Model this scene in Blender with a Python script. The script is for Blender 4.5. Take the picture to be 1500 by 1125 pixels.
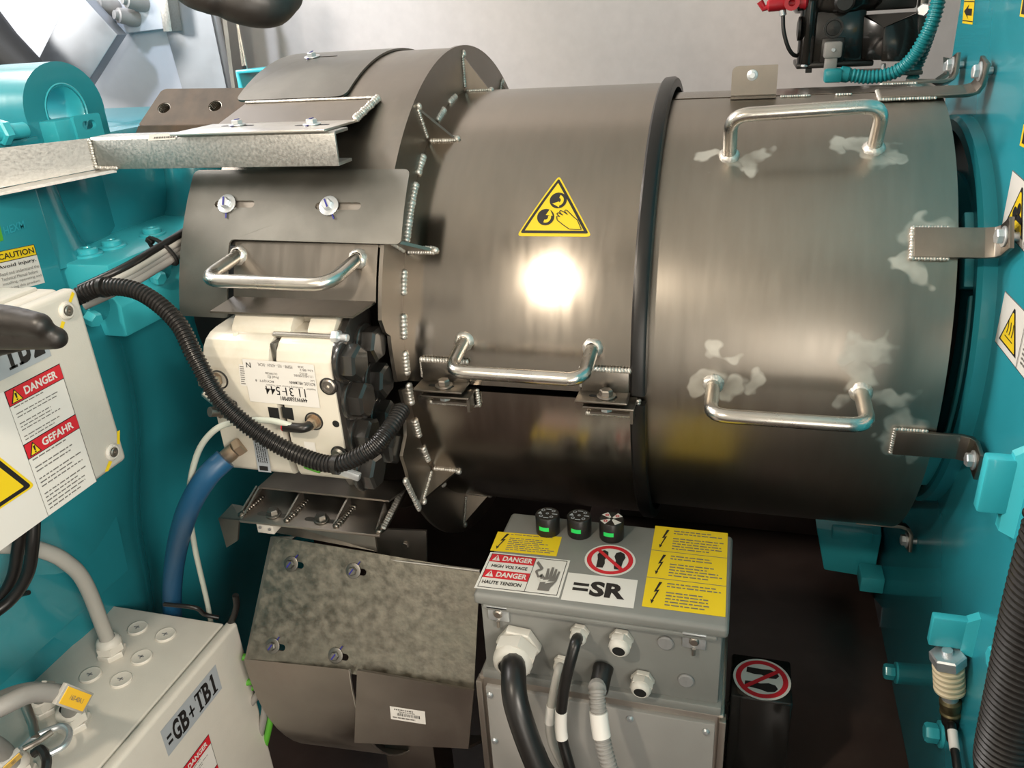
import bpy, bmesh, math, random
from mathutils import Vector as V, Matrix
from mathutils.geometry import tessellate_polygon
random.seed(4)
for o in list(bpy.data.objects): bpy.data.objects.remove(o)
SC = bpy.context.scene; COL = SC.collection
# ---------------------------------------------------------------- camera, world, lights, exposure
CAM = V((0.4294, -1.2393, 0.4292)); FPX = 1164.48
YAW, PITCH, ROLL = 0.297, 1.1437, -0.0637
ROT = (Matrix.Rotation(YAW, 3, 'Z') @ Matrix.Rotation(PITCH, 3, 'X') @ Matrix.Rotation(ROLL, 3, 'Z'))
cd = bpy.data.cameras.new('camera'); cam = bpy.data.objects.new('camera', cd); COL.objects.link(cam)
cd.sensor_width = 36; cd.lens = FPX / 1500 * 36; cd.clip_start = 0.02
cam.matrix_world = Matrix.Translation(CAM) @ ROT.to_4x4(); SC.camera = cam
vs = SC.view_settings; vs.view_transform = 'Standard'; vs.look = 'None'; vs.gamma = 1; vs.use_curve_mapping = False; vs.exposure = 0.0
w = bpy.data.worlds.new('world'); SC.world = w; w.use_nodes = True
w.node_tree.nodes['Background'].inputs[0].default_value = (1, .95, .9, 1)
w.node_tree.nodes['Background'].inputs[1].default_value = 0.02
def lamp(name, kind, loc, power, col, size=.05, aim=None, spot=None, sy=None):
    d = bpy.data.lights.new(name, kind); d.energy = power; d.color = col
    if kind == 'AREA':
        d.size = size
        if sy: d.shape = 'RECTANGLE'; d.size_y = sy
    else: d.shadow_soft_size = size
    if spot: d.spot_size = spot; d.spot_blend = .6
    o = bpy.data.objects.new(name, d); COL.objects.link(o); o.location = loc
    if aim is not None: o.rotation_euler = (V(aim) - V(loc)).to_track_quat('-Z', 'Y').to_euler()
    return o
lamp('headlamp', 'POINT', (-.035, -1.22, .64), 20, (1, .87, .70), .03)
lamp('ceiling_lamp', 'AREA', (-1.7, -.1, 1.8), 36, (1, .95, .92), 1.0, (.2, .75, .4), sy=.3)
lamp('low_fill', 'AREA', (1.1, -2.5, .0), 12, (1, .92, .82), .8, (.3, -.2, -.2))  # unseen fill light, added to lift the low right wall and box fronts
lamp('fill_right', 'AREA', (1.9, -2.2, 1.1), 60, (1, .90, .79), .6, (-.3, -.4, -.2))  # added fill, out of view; brightens right-facing sides without a drum highlight
lamp('fill_left', 'AREA', (-2.7, -1.2, 1.3), 70, (1, .93, .85), .6, (.6, -.3, -.1))  # added fill, out of view; brightens the teal end wall from the left
lamp('work_lamp', 'SPOT', (-.95, -.30, 1.25), 45, (.80, .87, 1), .06, (-1.0, .62, .42), 1.3)

# ---------------------------------------------------------------- pixel -> place helpers (camera known, depth given)
def ray(x, y): return ROT @ V(((x - 750) / FPX, -(y - 562.5) / FPX, -1))
def P(x, y, ax, val):
    d = ray(x, y); return CAM + d * ((val - CAM[ax]) / d[ax])
def AT(x, y, d): return CAM + ray(x, y) * d
def CY(x, y, R):
    d = ray(x, y); a = d.y**2 + d.z**2; b = CAM.y*d.y + CAM.z*d.z; c = CAM.y**2 + CAM.z**2 - R*R
    return CAM + d * ((-b - math.sqrt(max(b*b - a*c, 0))) / a)
def PL(x, y, p0, n):
    d = ray(x, y); return CAM + d * ((V(p0) - CAM).dot(n) / d.dot(n))
def cp(x, e, R): e = math.radians(e); return V((x, -R*math.cos(e), R*math.sin(e)))
X, Y, Z = V((1,0,0)), V((0,1,0)), V((0,0,1))

# ---------------------------------------------------------------- materials
def mat(name, col, rough=.5, metal=0, noise=0, nscale=8, nstretch=(1,1,1), bump=0, bscale=60, rvar=0, coat=0, spec=None, emit=0, dark=None, dscale=3, damt=0, trans=0):
    m = bpy.data.materials.new(name); m.use_nodes = True; nt = m.node_tree; b = nt.nodes['Principled BSDF']
    b.inputs['Base Color'].default_value = (*col, 1); b.inputs['Roughness'].default_value = rough; b.inputs['Metallic'].default_value = metal
    if coat: b.inputs['Coat Weight'].default_value = coat; b.inputs['Coat Roughness'].default_value = .06
    if spec is not None: b.inputs['Specular IOR Level'].default_value = spec
    if emit: b.inputs['Emission Color'].default_value = (*col, 1); b.inputs['Emission Strength'].default_value = emit
    if trans: b.inputs['Transmission Weight'].default_value = trans
    N = nt.nodes.new; L = nt.links.new
    if noise or bump or rvar or damt:
        tc = N('ShaderNodeTexCoord'); mp = N('ShaderNodeMapping'); mp.inputs['Scale'].default_value = nstretch
        L(tc.outputs['Object'], mp.inputs[0])
        n1 = N('ShaderNodeTexNoise'); n1.inputs['Scale'].default_value = nscale; n1.inputs['Detail'].default_value = 6; L(mp.outputs[0], n1.inputs[0])
        cur = None
        if noise:
            mr = N('ShaderNodeMapRange'); mr.inputs[1].default_value = .3; mr.inputs[2].default_value = .7
            mr.inputs[3].default_value = 1 - noise; mr.inputs[4].default_value = 1 + noise*.6; L(n1.outputs[0], mr.inputs[0])
            mx = N('ShaderNodeVectorMath'); mx.operation = 'SCALE'; mx.inputs[0].default_value = col; L(mr.outputs[0], mx.inputs['Scale']); cur = mx.outputs[0]
        if damt:
            n2 = N('ShaderNodeTexNoise'); n2.inputs['Scale'].default_value = dscale; n2.inputs['Detail'].default_value = 8; n2.inputs['Roughness'].default_value = .65; L(tc.outputs['Object'], n2.inputs[0])
            m2 = N('ShaderNodeMapRange'); m2.inputs[1].default_value = .5; m2.inputs[2].default_value = .72; m2.inputs[4].default_value = damt; L(n2.outputs[0], m2.inputs[0])
            mm = N('ShaderNodeMix'); mm.data_type = 'RGBA'; L(m2.outputs[0], mm.inputs[0]); mm.inputs[6].default_value = (*col, 1)
            if cur: L(cur, mm.inputs[6])
            mm.inputs[7].default_value = (*(dark or (0,0,0)), 1); cur = mm.outputs[2]
        if cur: L(cur, b.inputs['Base Color'])
        if rvar:
            r = N('ShaderNodeMapRange'); r.inputs[1].default_value = .3; r.inputs[2].default_value = .7; r.inputs[3].default_value = rough - rvar; r.inputs[4].default_value = rough + rvar
            L(n1.outputs[0], r.inputs[0]); L(r.outputs[0], b.inputs['Roughness'])
        if bump:
            n3 = N('ShaderNodeTexNoise'); n3.inputs['Scale'].default_value = bscale; n3.inputs['Detail'].default_value = 3; L(mp.outputs[0], n3.inputs[0])
            bp = N('ShaderNodeBump'); bp.inputs['Strength'].default_value = bump; bp.inputs['Distance'].default_value = .002; L(n3.outputs[0], bp.inputs['Height']); L(bp.outputs[0], b.inputs['Normal'])
    return m
def add_patches(m, centers, col, rough):
    """ground / heat bleached patches round welds: real stains at fixed places of the sheet (object space)"""
    nt = m.node_tree; N = nt.nodes.new; L = nt.links.new; b = nt.nodes['Principled BSDF']
    tc = N('ShaderNodeTexCoord'); nz = N('ShaderNodeTexNoise'); nz.inputs['Scale'].default_value = 24; nz.inputs['Detail'].default_value = 2
    L(tc.outputs['Object'], nz.inputs[0])
    sb = N('ShaderNodeVectorMath'); sb.operation = 'SUBTRACT'; sb.inputs[1].default_value = (.5,.5,.5); L(nz.outputs['Color'], sb.inputs[0])
    sc = N('ShaderNodeVectorMath'); sc.operation = 'SCALE'; sc.inputs['Scale'].default_value = .085; L(sb.outputs[0], sc.inputs[0])
    ad = N('ShaderNodeVectorMath'); ad.operation = 'ADD'; L(tc.outputs['Object'], ad.inputs[0]); L(sc.outputs[0], ad.inputs[1])
    acc = None
    for c, r in centers:
        d = N('ShaderNodeVectorMath'); d.operation = 'DISTANCE'; d.inputs[1].default_value = c; L(ad.outputs[0], d.inputs[0])
        q = N('ShaderNodeMapRange'); q.inputs[1].default_value = r; q.inputs[2].default_value = r*.72; L(d.outputs['Value'], q.inputs[0])
        if acc is None: acc = q.outputs[0]
        else:
            k = N('ShaderNodeMath'); k.operation = 'MAXIMUM'; L(acc, k.inputs[0]); L(q.outputs[0], k.inputs[1]); acc = k.outputs[0]
    n2 = N('ShaderNodeTexNoise'); n2.inputs['Scale'].default_value = 40; L(tc.outputs['Object'], n2.inputs[0])
    ml = N('ShaderNodeMath'); ml.operation = 'MULTIPLY'; L(acc, ml.inputs[0]); L(n2.outputs[0], ml.inputs[1])
    m2 = N('ShaderNodeMath'); m2.operation = 'MULTIPLY'; m2.inputs[1].default_value = 1.5; m2.use_clamp = True; L(ml.outputs[0], m2.inputs[0]); acc = m2.outputs[0]
    for key, val in (('Base Color', col), ('Roughness', rough), ('Metallic', .75)):
        mm = N('ShaderNodeMix'); s = b.inputs[key]
        if key == 'Base Color': mm.data_type = 'RGBA'; i0, i1, o = 6, 7, 2; v0 = tuple(s.default_value); v1 = (*val, 1)
        else: i0, i1, o = 2, 3, 0; v0 = s.default_value; v1 = val
        mm.inputs[i0].default_value = v0; mm.inputs[i1].default_value = v1
        if s.links: L(s.links[0].from_socket, mm.inputs[i0])
        L(acc, mm.inputs[0]); L(mm.outputs[o], s)
ST = (.335, .302, .262)
def brushed(m, an):
    nt = m.node_tree; N = nt.nodes.new; ge = N('ShaderNodeNewGeometry'); cr = N('ShaderNodeVectorMath'); cr.operation = 'CROSS_PRODUCT'; cr.inputs[0].default_value = (1,0,0)
    nt.links.new(ge.outputs['True Normal'], cr.inputs[1]); b = nt.nodes['Principled BSDF']; b.inputs['Anisotropic'].default_value = an; nt.links.new(cr.outputs[0], b.inputs['Tangent']); return m
M = {}
M['steel'] = mat('brushed_steel', (.25,.226,.197), .36, 1, .05, 14, (6,1,1), .006, 90, .03, dark=(.42,.36,.29), dscale=5, damt=.35)
M['drum'] = mat('brushed_steel_drum', ST, .19, 1, .05, 14, (6,1,1), .0, 90, .02, dark=(.42,.36,.29), dscale=5, damt=.3)
brushed(M['drum'], .85)
M['steel_d'] = mat('mill_finish_steel', (.42,.38,.34), .42, 1, .14, 10, (1,1,1), .05, 90, .08, dark=(.26,.22,.18), dscale=5, damt=.5)
M['frost'] = mat('frosted_galvanised', (.27,.252,.21), .44, 1, .28, 70, (1,1.6,1), .25, 110, .14, dark=(.27,.27,.22), dscale=7, damt=.6)
M['edge'] = mat('cut_edge_steel', (.78,.75,.70), .35, 1, .1, 60)
M['weld'] = mat('weld_metal', (.70,.67,.62), .42, .75, .25, 160, bump=.5, bscale=220)
M['rod'] = mat('round_bar_steel', (.68,.65,.60), .27, 1, .12, 20, (1,1,1), .04, 90, .06)
M['galv'] = mat('galvanised_spangle', (.50,.495,.475), .46, 1, .13, 240, (1,1,1), .12, 300, .10)
M['galv2'] = mat('dull_galvanised', (.235,.228,.207), .42, 1, .16, 9, (1,1,1), .05, 60, .10, dark=(.32,.312,.28), dscale=7, damt=.5)
M['galvb'] = mat('galvanised_sheet', (.34,.365,.40), .5, 1, .2, 7, (1,1,1), .05, 40, .1)
M['teal'] = mat('teal_gloss_paint', (.022,.265,.320), .26, 0, .06, 5, bump=.10, bscale=45, coat=.5)
M['tealw'] = mat('teal_smooth_paint', (.028,.31,.385), .27, 0, .05, 4, bump=.015, bscale=70, coat=.2)
M['tealc'] = mat('teal_light_paint', (.045,.47,.55), .35, 0, .05, 6, coat=.3)
M['tealh'] = mat('teal_plastic', (.014,.25,.28), .35)
M['cream'] = mat('cream_enamel', (.66,.62,.53), .3, 0, .06, 14, coat=.4, bump=.03, bscale=70, dark=(.42,.36,.22), dscale=16, damt=.3)
M['boxw'] = mat('offwhite_powder_coat', (.60,.57,.51), .5, 0, .03, 30, bump=.08, bscale=500)
M['grey'] = mat('grey_polyester', (.21,.213,.20), .45, 0, .05, 25, bump=.03, bscale=300)
M['greyp'] = mat('grey_sheet_metal', (.30,.29,.275), .45, 0, .05, 20)
M['gland'] = mat('light_grey_nylon', (.58,.56,.51), .45)
M['plug'] = mat('grey_blanking_plug', (.25,.25,.25), .45)
M['black'] = mat('black_plastic', (.012,.011,.010), .35, bump=.03, bscale=90)
M['blackg'] = mat('black_gloss_plastic', (.010,.009,.008), .16, coat=.3)
M['rubber'] = mat('black_rubber', (.009,.008,.0075), .36, noise=.15, nscale=60)
M['boltk'] = mat('black_oxide_steel', (.022,.020,.018), .30, 0, .2, 40, coat=.6)
M['glove'] = mat('dark_glove', (.013,.011,.0095), .45, 0, .2, 25, bump=.25, bscale=45)
M['floor'] = mat('dark_oily_floor', (.055,.035,.030), .38, 0, .35, 5, bump=.04, bscale=40, dark=(.09,.065,.055), dscale=12, damt=.35)
M['wall'] = mat('grey_foam_lining', (.60,.565,.55), .85, 0, .04, 40, bump=.12, bscale=140)
M['ceil'] = mat('dim_lining', (.62,.60,.57), .9, 0, .05, 10)
M['panelw'] = mat('white_panel', (.47,.50,.56), .6, 0, .03, 30, bump=.08, bscale=120)
M['rust'] = mat('rusty_brown_steel', (.070,.050,.032), .65, .1, .35, 30, dark=(.095,.048,.02), dscale=12, damt=.6)
M['blue'] = mat('blue_hose', (.010,.075,.165), .42)
M['cable'] = mat('grey_cable', (.26,.25,.235), .5)
M['cablel'] = mat('pale_grey_cable', (.40,.385,.35), .45)
M['tube'] = mat('milky_tube', (.50,.53,.46), .35)
M['green'] = mat('green_cable', (.09,.36,.03), .45)
M['red'] = mat('red_plastic', (.42,.012,.022), .35)
M['zinc'] = mat('zinc_plated', (.66,.69,.71), .36, .75, .15, 60)
M['olive'] = mat('olive_coupling', (.16,.135,.07), .35, .7)
M['bell'] = mat('cream_bellows', (.66,.56,.38), .5)
M['yel'] = mat('print_yellow', (.78,.56,.015), .42)
M['yel2'] = mat('marker_yellow', (.85,.50,.04), .45)
M['org'] = mat('print_orange', (.75,.22,.04), .45)
M['blk'] = mat('print_black', (.014,.012,.012), .5)
M['prd'] = mat('print_red', (.58,.018,.030), .42)
M['wht'] = mat('print_white', (.70,.68,.64), .45)
M['grl'] = mat('print_grey', (.36,.39,.42), .45)
M['txt'] = mat('print_text_grey', (.16,.15,.14), .5)
M['bluep'] = mat('blue_paint_pen', (.02,.02,.22), .5)
M['grn'] = mat('green_window', (.02,.55,.10), .3, emit=.25)
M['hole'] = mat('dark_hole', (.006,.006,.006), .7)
M['brass'] = mat('engraved_plate', (.45,.34,.24), .35, .8, .15, 40)
PLATE = {}

# ---------------------------------------------------------------- mesh builder
class MB:
    def __init__(s): s.v = []; s.f = []; s.mi = []; s.cur = 0
    def add(s, vs_, fs):
        n = len(s.v); s.v += [V(a) for a in vs_]; s.f += [tuple(i + n for i in f) for f in fs]; s.mi += [s.cur]*len(fs); return s
    def bm(s, b):
        b.verts.ensure_lookup_table(); b.verts.index_update()
        s.add([v.co.copy() for v in b.verts], [[v.index for v in f.verts] for f in b.faces]); b.free(); return s
    def hexa(s, pts, bev=0, seg=2):
        """8 corner points: bottom 4 ccw, top 4 ccw"""
        fs = [(3,2,1,0),(4,5,6,7),(0,1,5,4),(1,2,6,5),(2,3,7,6),(3,0,4,7)]
        if not bev: return s.add(pts, fs)
        b = bmesh.new(); vv = [b.verts.new(p) for p in pts]
        for f in fs: b.faces.new([vv[i] for i in f])
        bmesh.ops.recalc_face_normals(b, faces=b.faces)
        bmesh.ops.bevel(b, geom=list(b.edges), offset=bev, segments=seg, profile=.5, affect='EDGES', clamp_overlap=True)
        return s.bm(b)
    def box(s, lo, hi, bev=0, seg=2):
        a, c = V(lo), V(hi)
        return s.hexa([(a.x,a.y,a.z),(c.x,a.y,a.z),(c.x,c.y,a.z),(a.x,c.y,a.z),(a.x,a.y,c.z),(c.x,a.y,c.z),(c.x,c.y,c.z),(a.x,c.y,c.z)], bev, seg)
    def obox(s, c, ex, ey, ez, bev=0):
        c, ex, ey, ez = V(c), V(ex)/2, V(ey)/2, V(ez)/2
        return s.hexa([c-ex-ey-ez, c+ex-ey-ez, c+ex+ey-ez, c-ex+ey-ez, c-ex-ey+ez, c+ex-ey+ez, c+ex+ey+ez, c-ex+ey+ez], bev)
    def prism(s, poly, vec, bev=0):
        poly = [V(p) for p in poly]; vec = V(vec); n = len(poly)
        b = bmesh.new(); a = [b.verts.new(p) for p in poly]; c = [b.verts.new(p + vec) for p in poly]
        b.faces.new(a[::-1]); b.faces.new(c)
        for i in range(n): b.faces.new((a[i], a[(i+1) % n], c[(i+1) % n], c[i]))
        bmesh.ops.recalc_face_normals(b, faces=b.faces)
        if bev: bmesh.ops.bevel(b, geom=list(b.edges), offset=bev, segments=2, profile=.5, affect='EDGES', clamp_overlap=True)
        return s.bm(b)
    def tube(s, pts, r, n=12, caps=True, closed=False):
        pts = [V(p) for p in pts]; k = len(pts); rr = r if isinstance(r, (list, tuple)) else [r]*k
        t0 = (pts[1] - pts[0]).normalized(); up = t0.orthogonal().normalized(); vv = []; prev = t0
        for i in range(k):
            a = pts[(i-1) % k] if (closed or i > 0) else pts[i]; c = pts[(i+1) % k] if (closed or i < k-1) else pts[i]
            t = (c - a); t = t.normalized() if t.length > 1e-9 else prev
            up = up - t*up.dot(t); up = up.normalized() if up.length > 1e-6 else t.orthogonal().normalized(); sd = t.cross(up); prev = t
            for j in range(n):
                th = 2*math.pi*j/n; vv.append(pts[i] + (up*math.cos(th) + sd*math.sin(th))*rr[i])
        fs = []
        for i in range(k if closed else k-1):
            i2 = (i+1) % k
            for j in range(n): fs.append((i*n+j, i*n+(j+1) % n, i2*n+(j+1) % n, i2*n+j))
        if caps and not closed: fs.append(tuple(range(n))[::-1]); fs.append(tuple(range((k-1)*n, k*n)))
        return s.add(vv, fs)
    def lathe(s, prof, o, ax, n=28, rot=0, ref=None, caps=True):
        """prof: (radius, along) pairs"""
        o, ax = V(o), V(ax).normalized(); u = (V(ref) - ax*V(ref).dot(ax)).normalized() if ref is not None else ax.orthogonal().normalized(); w_ = ax.cross(u); vv = []; fs = []; k = len(prof)
        for r, t in prof:
            for j in range(n):
                th = rot + 2*math.pi*j/n; vv.append(o + ax*t + (u*math.cos(th) + w_*math.sin(th))*max(r, 1e-5))
        for i in range(k-1):
            for j in range(n): fs.append((i*n+j, i*n+(j+1) % n, (i+1)*n+(j+1) % n, (i+1)*n+j))
        if caps and prof[0][0] > 1e-4: fs.append(tuple(range(n))[::-1])
        if caps and prof[-1][0] > 1e-4: fs.append(tuple(range((k-1)*n, k*n)))
        return s.add(vv, fs)
    def cyl(s, a, b, r, n=20, bev=0):
        a, b = V(a), V(b); L = (b-a).length; e = bev
        pr = [(r, 0), (r, L)] if not e else [(r-e, 0), (r, e), (r, L-e), (r-e, L)]
        return s.lathe(pr, a, b-a, n)
    def hexn(s, p, ax, r, h, rot=0, ref=None): return s.lathe([(r*.9,0),(r,h*.12),(r,h*.82),(r*.84,h),(0,h)], p, ax, 6, rot, ref)
    def ell(s, c, ex, ey, ez, n=8, m=5):
        c = V(c); vv = [c + V(ez)]; fs = []
        for i in range(1, m):
            ph = math.pi*i/m
            for j in range(n):
                th = 2*math.pi*j/n; vv.append(c + V(ex)*math.cos(th)*math.sin(ph) + V(ey)*math.sin(th)*math.sin(ph) + V(ez)*math.cos(ph))
        vv.append(c - V(ez)); e = len(vv)-1
        for j in range(n): fs.append((0, 1+j, 1+(j+1) % n)); fs.append((e, e-1-j, e-1-(j+1) % n))
        for i in range(m-2):
            for j in range(n): a = 1+i*n+j; b = 1+i*n+(j+1) % n; fs.append((a, a+n, b+n, b))
        return s.add(vv, fs)
    def sheet(s, R, x0, x1, a0, a1, th=.004, n=48):
        """bent sheet on a cylinder about the shaft axis; angles in degrees of elevation on the camera side"""
        vv = []; fs = []
        for i in range(n+1):
            e = a0 + (a1-a0)*i/n
            vv += [cp(x0,e,R), cp(x1,e,R), cp(x1,e,R-th), cp(x0,e,R-th)]
        for i in range(n):
            for j in range(4): fs.append((i*4+j, i*4+(j+1) % 4, i*4+4+(j+1) % 4, i*4+4+j))
        fs += [(0,1,2,3), (n*4+3, n*4+2, n*4+1, n*4)]
        return s.add(vv, fs)
    def weld(s, a, b, r, nrm, step=None):
        a, b = V(a), V(b); L = (b-a).length; t = (b-a).normalized(); nrm = V(nrm).normalized(); sd = t.cross(nrm)
        k = max(2, int(L/(step or r*.9)))
        for i in range(k+1):
            q = .88 + .24*random.random()
            s.ell(a + t*(L*i/k), t*r*.85*q, sd*r*q, nrm*r*.62*q, 7, 4)
        return s

def spline(pts, n=10):
    pts = [V(p) for p in pts]; q = [pts[0]*2 - pts[1]] + pts + [pts[-1]*2 - pts[-2]]; out = []
    for i in range(1, len(q)-2):
        a, b, c, d = q[i-1:i+3]
        for k in range(n):
            t = k/n; out.append(.5*((2*b) + (c-a)*t + (2*a - 5*b + 4*c - d)*t*t + (3*b - a - 3*c + d)*t**3))
    return out + [pts[-1]]
def resample(pts, step):
    out = [pts[0]]; acc = 0
    for a, b in zip(pts, pts[1:]):
        L = (b-a).length; d = step - acc
        while d <= L: out.append(a + (b-a)*(d/L)); d += step
        acc = L - (d - step)
    return out
def ribbed(pts, r, pitch, depth, n=14, sn=14):
    p = resample(spline(pts, sn), pitch/4); rr = [r, r, r-depth, r-depth]
    return MB().tube(p, [rr[i % 4] for i in range(len(p))], n)
def fillet(pts, r, n=6):
    pts = [V(p) for p in pts]; out = [pts[0]]
    for a, b, c in zip(pts, pts[1:], pts[2:]):
        d1 = (a-b).normalized(); d2 = (c-b).normalized()
        for k in range(n+1):
            t = k/n; p0 = b + d1*r; p1 = b + d2*r; out.append((1-t)**2*p0 + 2*t*(1-t)*b + t*t*p1)
    return out + [pts[-1]]

# ---------------------------------------------------------------- object helpers
ROOTLOC = {}
def thing(name, label, cat, loc, group=None):
    o = bpy.data.objects.new(name, None); COL.objects.link(o); o.location = loc; o.empty_display_size = .03
    o['label'] = label; o['category'] = cat
    if group: o['group'] = group
    ROOTLOC[o] = V(loc); return o
def mk(name, mb, mt, parent=None, sharp=35, loc=None):
    base = ROOTLOC.get(parent) if parent else (V(loc) if loc is not None else V((0,0,0)))
    me = bpy.data.meshes.new(name); me.from_pydata([tuple(v - base) for v in mb.v], [], mb.f); me.validate()
    mts = mt if isinstance(mt, (list, tuple)) else [mt]
    for m_ in mts: me.materials.append(m_)
    if len(mts) > 1 and len(me.polygons) == len(mb.mi):
        for p, i in zip(me.polygons, mb.mi): p.material_index = i
    bm_ = bmesh.new(); bm_.from_mesh(me); bmesh.ops.recalc_face_normals(bm_, faces=bm_.faces); bm_.to_mesh(me); bm_.free()
    if sharp:
        me.polygons.foreach_set('use_smooth', [True]*len(me.polygons)); me.set_sharp_from_angle(angle=math.radians(sharp))
    o = bpy.data.objects.new(name, me); COL.objects.link(o)
    if parent: o.parent = parent
    else: o.location = base
    ROOTLOC[o] = base
    return o
def solo(name, mb, mt, label, cat, loc, group=None, sharp=35):
    o = mk(name, mb, mt, None, sharp, loc); o['label'] = label; o['category'] = cat
    if group: o['group'] = group
    return o
def struct(name, mb, mt, label, cat, sharp=35):
    c = sum(mb.v, V((0,0,0)))/len(mb.v); o = mk(name, mb, mt, None, sharp, c); o['kind'] = 'structure'; o['label'] = label; o['category'] = cat; return o

# ---------------------------------------------------------------- printed stickers
class Flat:
    def __init__(s, ax, val, u, v): s.ax, s.val, s.u, s.v = ax, val, V(u), V(v); s.n = s.u.cross(s.v); s.o = V((0,0,0)); s.o[ax] = val; s.cut = 0
    def uv(s, x, y): p = P(x, y, s.ax, s.val); return (p.dot(s.u), p.dot(s.v))
    def xyz(s, u, v, h): return s.o + s.u*u + s.v*v + s.n*h
class Slant(Flat):
    def __init__(s, o, u, v): s.o, s.u, s.v = V(o), V(u).normalized(), V(v).normalized(); s.n = s.u.cross(s.v).normalized(); s.cut = 0
    def uv(s, x, y): p = PL(x, y, s.o, s.n) - s.o; return (p.dot(s.u), p.dot(s.v))
class Curved:
    def __init__(s, R): s.R = R; s.cut = 3
    def uv(s, x, y): p = CY(x, y, s.R); return (p.x, s.R*math.atan2(p.z, -p.y))
    def xyz(s, u, v, h): return cp(u, math.degrees(v/s.R), s.R + h)
TXT = {}
def text_polys(body, bold=0):
    k = (body, bold)
    if k in TXT: return TXT[k]
    c = bpy.data.curves.new('lettering', 'FONT'); c.body = body; c.size = 1; c.offset = bold; c.resolution_u = 3
    o = bpy.data.objects.new('lettering', c); COL.objects.link(o); dg = bpy.context.evaluated_depsgraph_get()
    me = bpy.data.meshes.new_from_object(o.evaluated_get(dg)); vs_ = [(v.co.x, v.co.y) for v in me.vertices]; fs = [tuple(p.vertices) for p in me.polygons]
    bpy.data.objects.remove(o); bpy.data.curves.remove(c); bpy.data.meshes.remove(me)
    x0 = min(v[0] for v in vs_); x1 = max(v[0] for v in vs_); y0 = min(v[1] for v in vs_); y1 = max(v[1] for v in vs_)
    TXT[k] = ([((a-x0)/(x1-x0), (b-y0)/(y1-y0)) for a, b in vs_], fs); return TXT[k]
class Sticker:
    def __init__(s, face): s.F = face; s.mb = MB(); s.mats = []; s.h = .0004
    def m(s, key):
        if key not in s.mats: s.mats.append(key)
        s.mb.cur = s.mats.index(key)
    def raw(s, key, vs_, fs):
        s.m(key); F = s.F
        if F.cut:
            b = bmesh.new(); vv = [b.verts.new((a, c, 0)) for a, c in vs_]
            for f in fs:
                try: b.faces.new([vv[i] for i in f])
                except ValueError: pass
            bmesh.ops.triangulate(b, faces=b.faces)
            for _ in range(4):
                es = [e for e in b.edges if e.calc_length() > .012]
                if not es: break
                bmesh.ops.subdivide_edges(b, edges=es, cuts=1); bmesh.ops.triangulate(b, faces=b.faces)
            b.verts.ensure_lookup_table(); b.verts.index_update(); vs_ = [(v.co.x, v.co.y) for v in b.verts]; fs = [[v.index for v in f.verts] for f in b.faces]; b.free()
        s.mb.add([F.xyz(a, c, s.h) for a, c in vs_], fs)
    def poly(s, key, pts, px=True, holes=None):
        if px: pts = [s.F.uv(*p) for p in pts]
        loops = [[V((a, c, 0)) for a, c in pts]]
        for h in holes or []: loops.append([V((a, c, 0)) for a, c in h])
        fl = [q for lp in loops for q in lp]; s.raw(key, [(q.x, q.y) for q in fl], [tuple(f) for f in tessellate_polygon(loops)])
        return s
    def up(s, d=.0003): s.h += d; return s
    def frame(s, o, a, b):
        """local frame from three pixels: origin, right corner, top corner"""
        O, A, B = (V(s.F.uv(*q)) for q in (o, a, b)); s.O, s.A, s.B = O, A-O, B-O; return s
    def l(s, key, pts, holes=None):
        """polygon in local 0..1 frame coordinates"""
        T = lambda q: tuple(s.O + s.A*q[0] + s.B*q[1])
        return s.poly(key, [T(q) for q in pts], False, [[T(q) for q in h] for h in holes or []])
    def rect(s, key, x0, y0, x1, y1): return s.l(key, [(x0,y0),(x1,y0),(x1,y1),(x0,y1)])
    def circ(s, key, cx, cy, r, ry=None, n=28, inner=None):
        ry = ry or r*s.A.length/s.B.length; c = lambda k: [(cx + r*k*math.cos(2*math.pi*i/n), cy + ry*k*math.sin(2*math.pi*i/n)) for i in range(n)]
        return s.l(key, c(1), [c(inner)] if inner else None)
    def text(s, key, body, x0, y0, x1, y1, bold=.02, flip=False):
        vs_, fs = text_polys(body, bold); out = []
        for a, b in vs_:
            if flip: a, b = 1-a, 1-b
            q = s.O + s.A*(x0 + (x1-x0)*a) + s.B*(y0 + (y1-y0)*b); out.append((q.x, q.y))
        s.raw(key, out, fs); return s
    def para(s, key, x0, y0, x1, y1, n, fill=.42, gaps=()):
        h = (y1-y0)/n
        for i in range(n):
            if i in gaps: continue
            y = y1 - h*(i+.5); x = x0; end = x0 + (x1-x0)*(.62 + .38*random.random())
            while x < end:
                wd = min((.04 + .11*random.random())*(x1-x0), end-x); s.rect(key, x, y - h*fill/2, x+wd, y + h*fill/2); x += wd + .022*(x1-x0)
        return s
    def done(s, name, parent, label=None):
        o = mk(name, s.mb, [M[k] for k in s.mats], parent, 0)
        if label: o['label'] = label
        return o
BOLTSHAPE = [(.62,1),(.30,.52),(.52,.56),(.24,.16),(.12,.20),(.24,0),(.42,.16),(.33,.15),(.72,.66),(.50,.62),(.86,1)]
def sub(pts, x0, y0, x1, y1): return [(x0 + (x1-x0)*a, y0 + (y1-y0)*b) for a, b in pts]
def rtri(cx0, cy0, cx1, cy1, k=0): # upright triangle, shrunk by k
    return [(cx0 + (cx1-cx0)*(.03+k*.87), cy0 + (cy1-cy0)*(.02+k*.5)), (cx1 - (cx1-cx0)*(.03+k*.87), cy0 + (cy1-cy0)*(.02+k*.5)), ((cx0+cx1)/2 + .03*(cx1-cx0), cy1 - (cy1-cy0)*(.03+k)), ((cx0+cx1)/2 - .03*(cx1-cx0), cy1 - (cy1-cy0)*(.03+k))]
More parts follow.
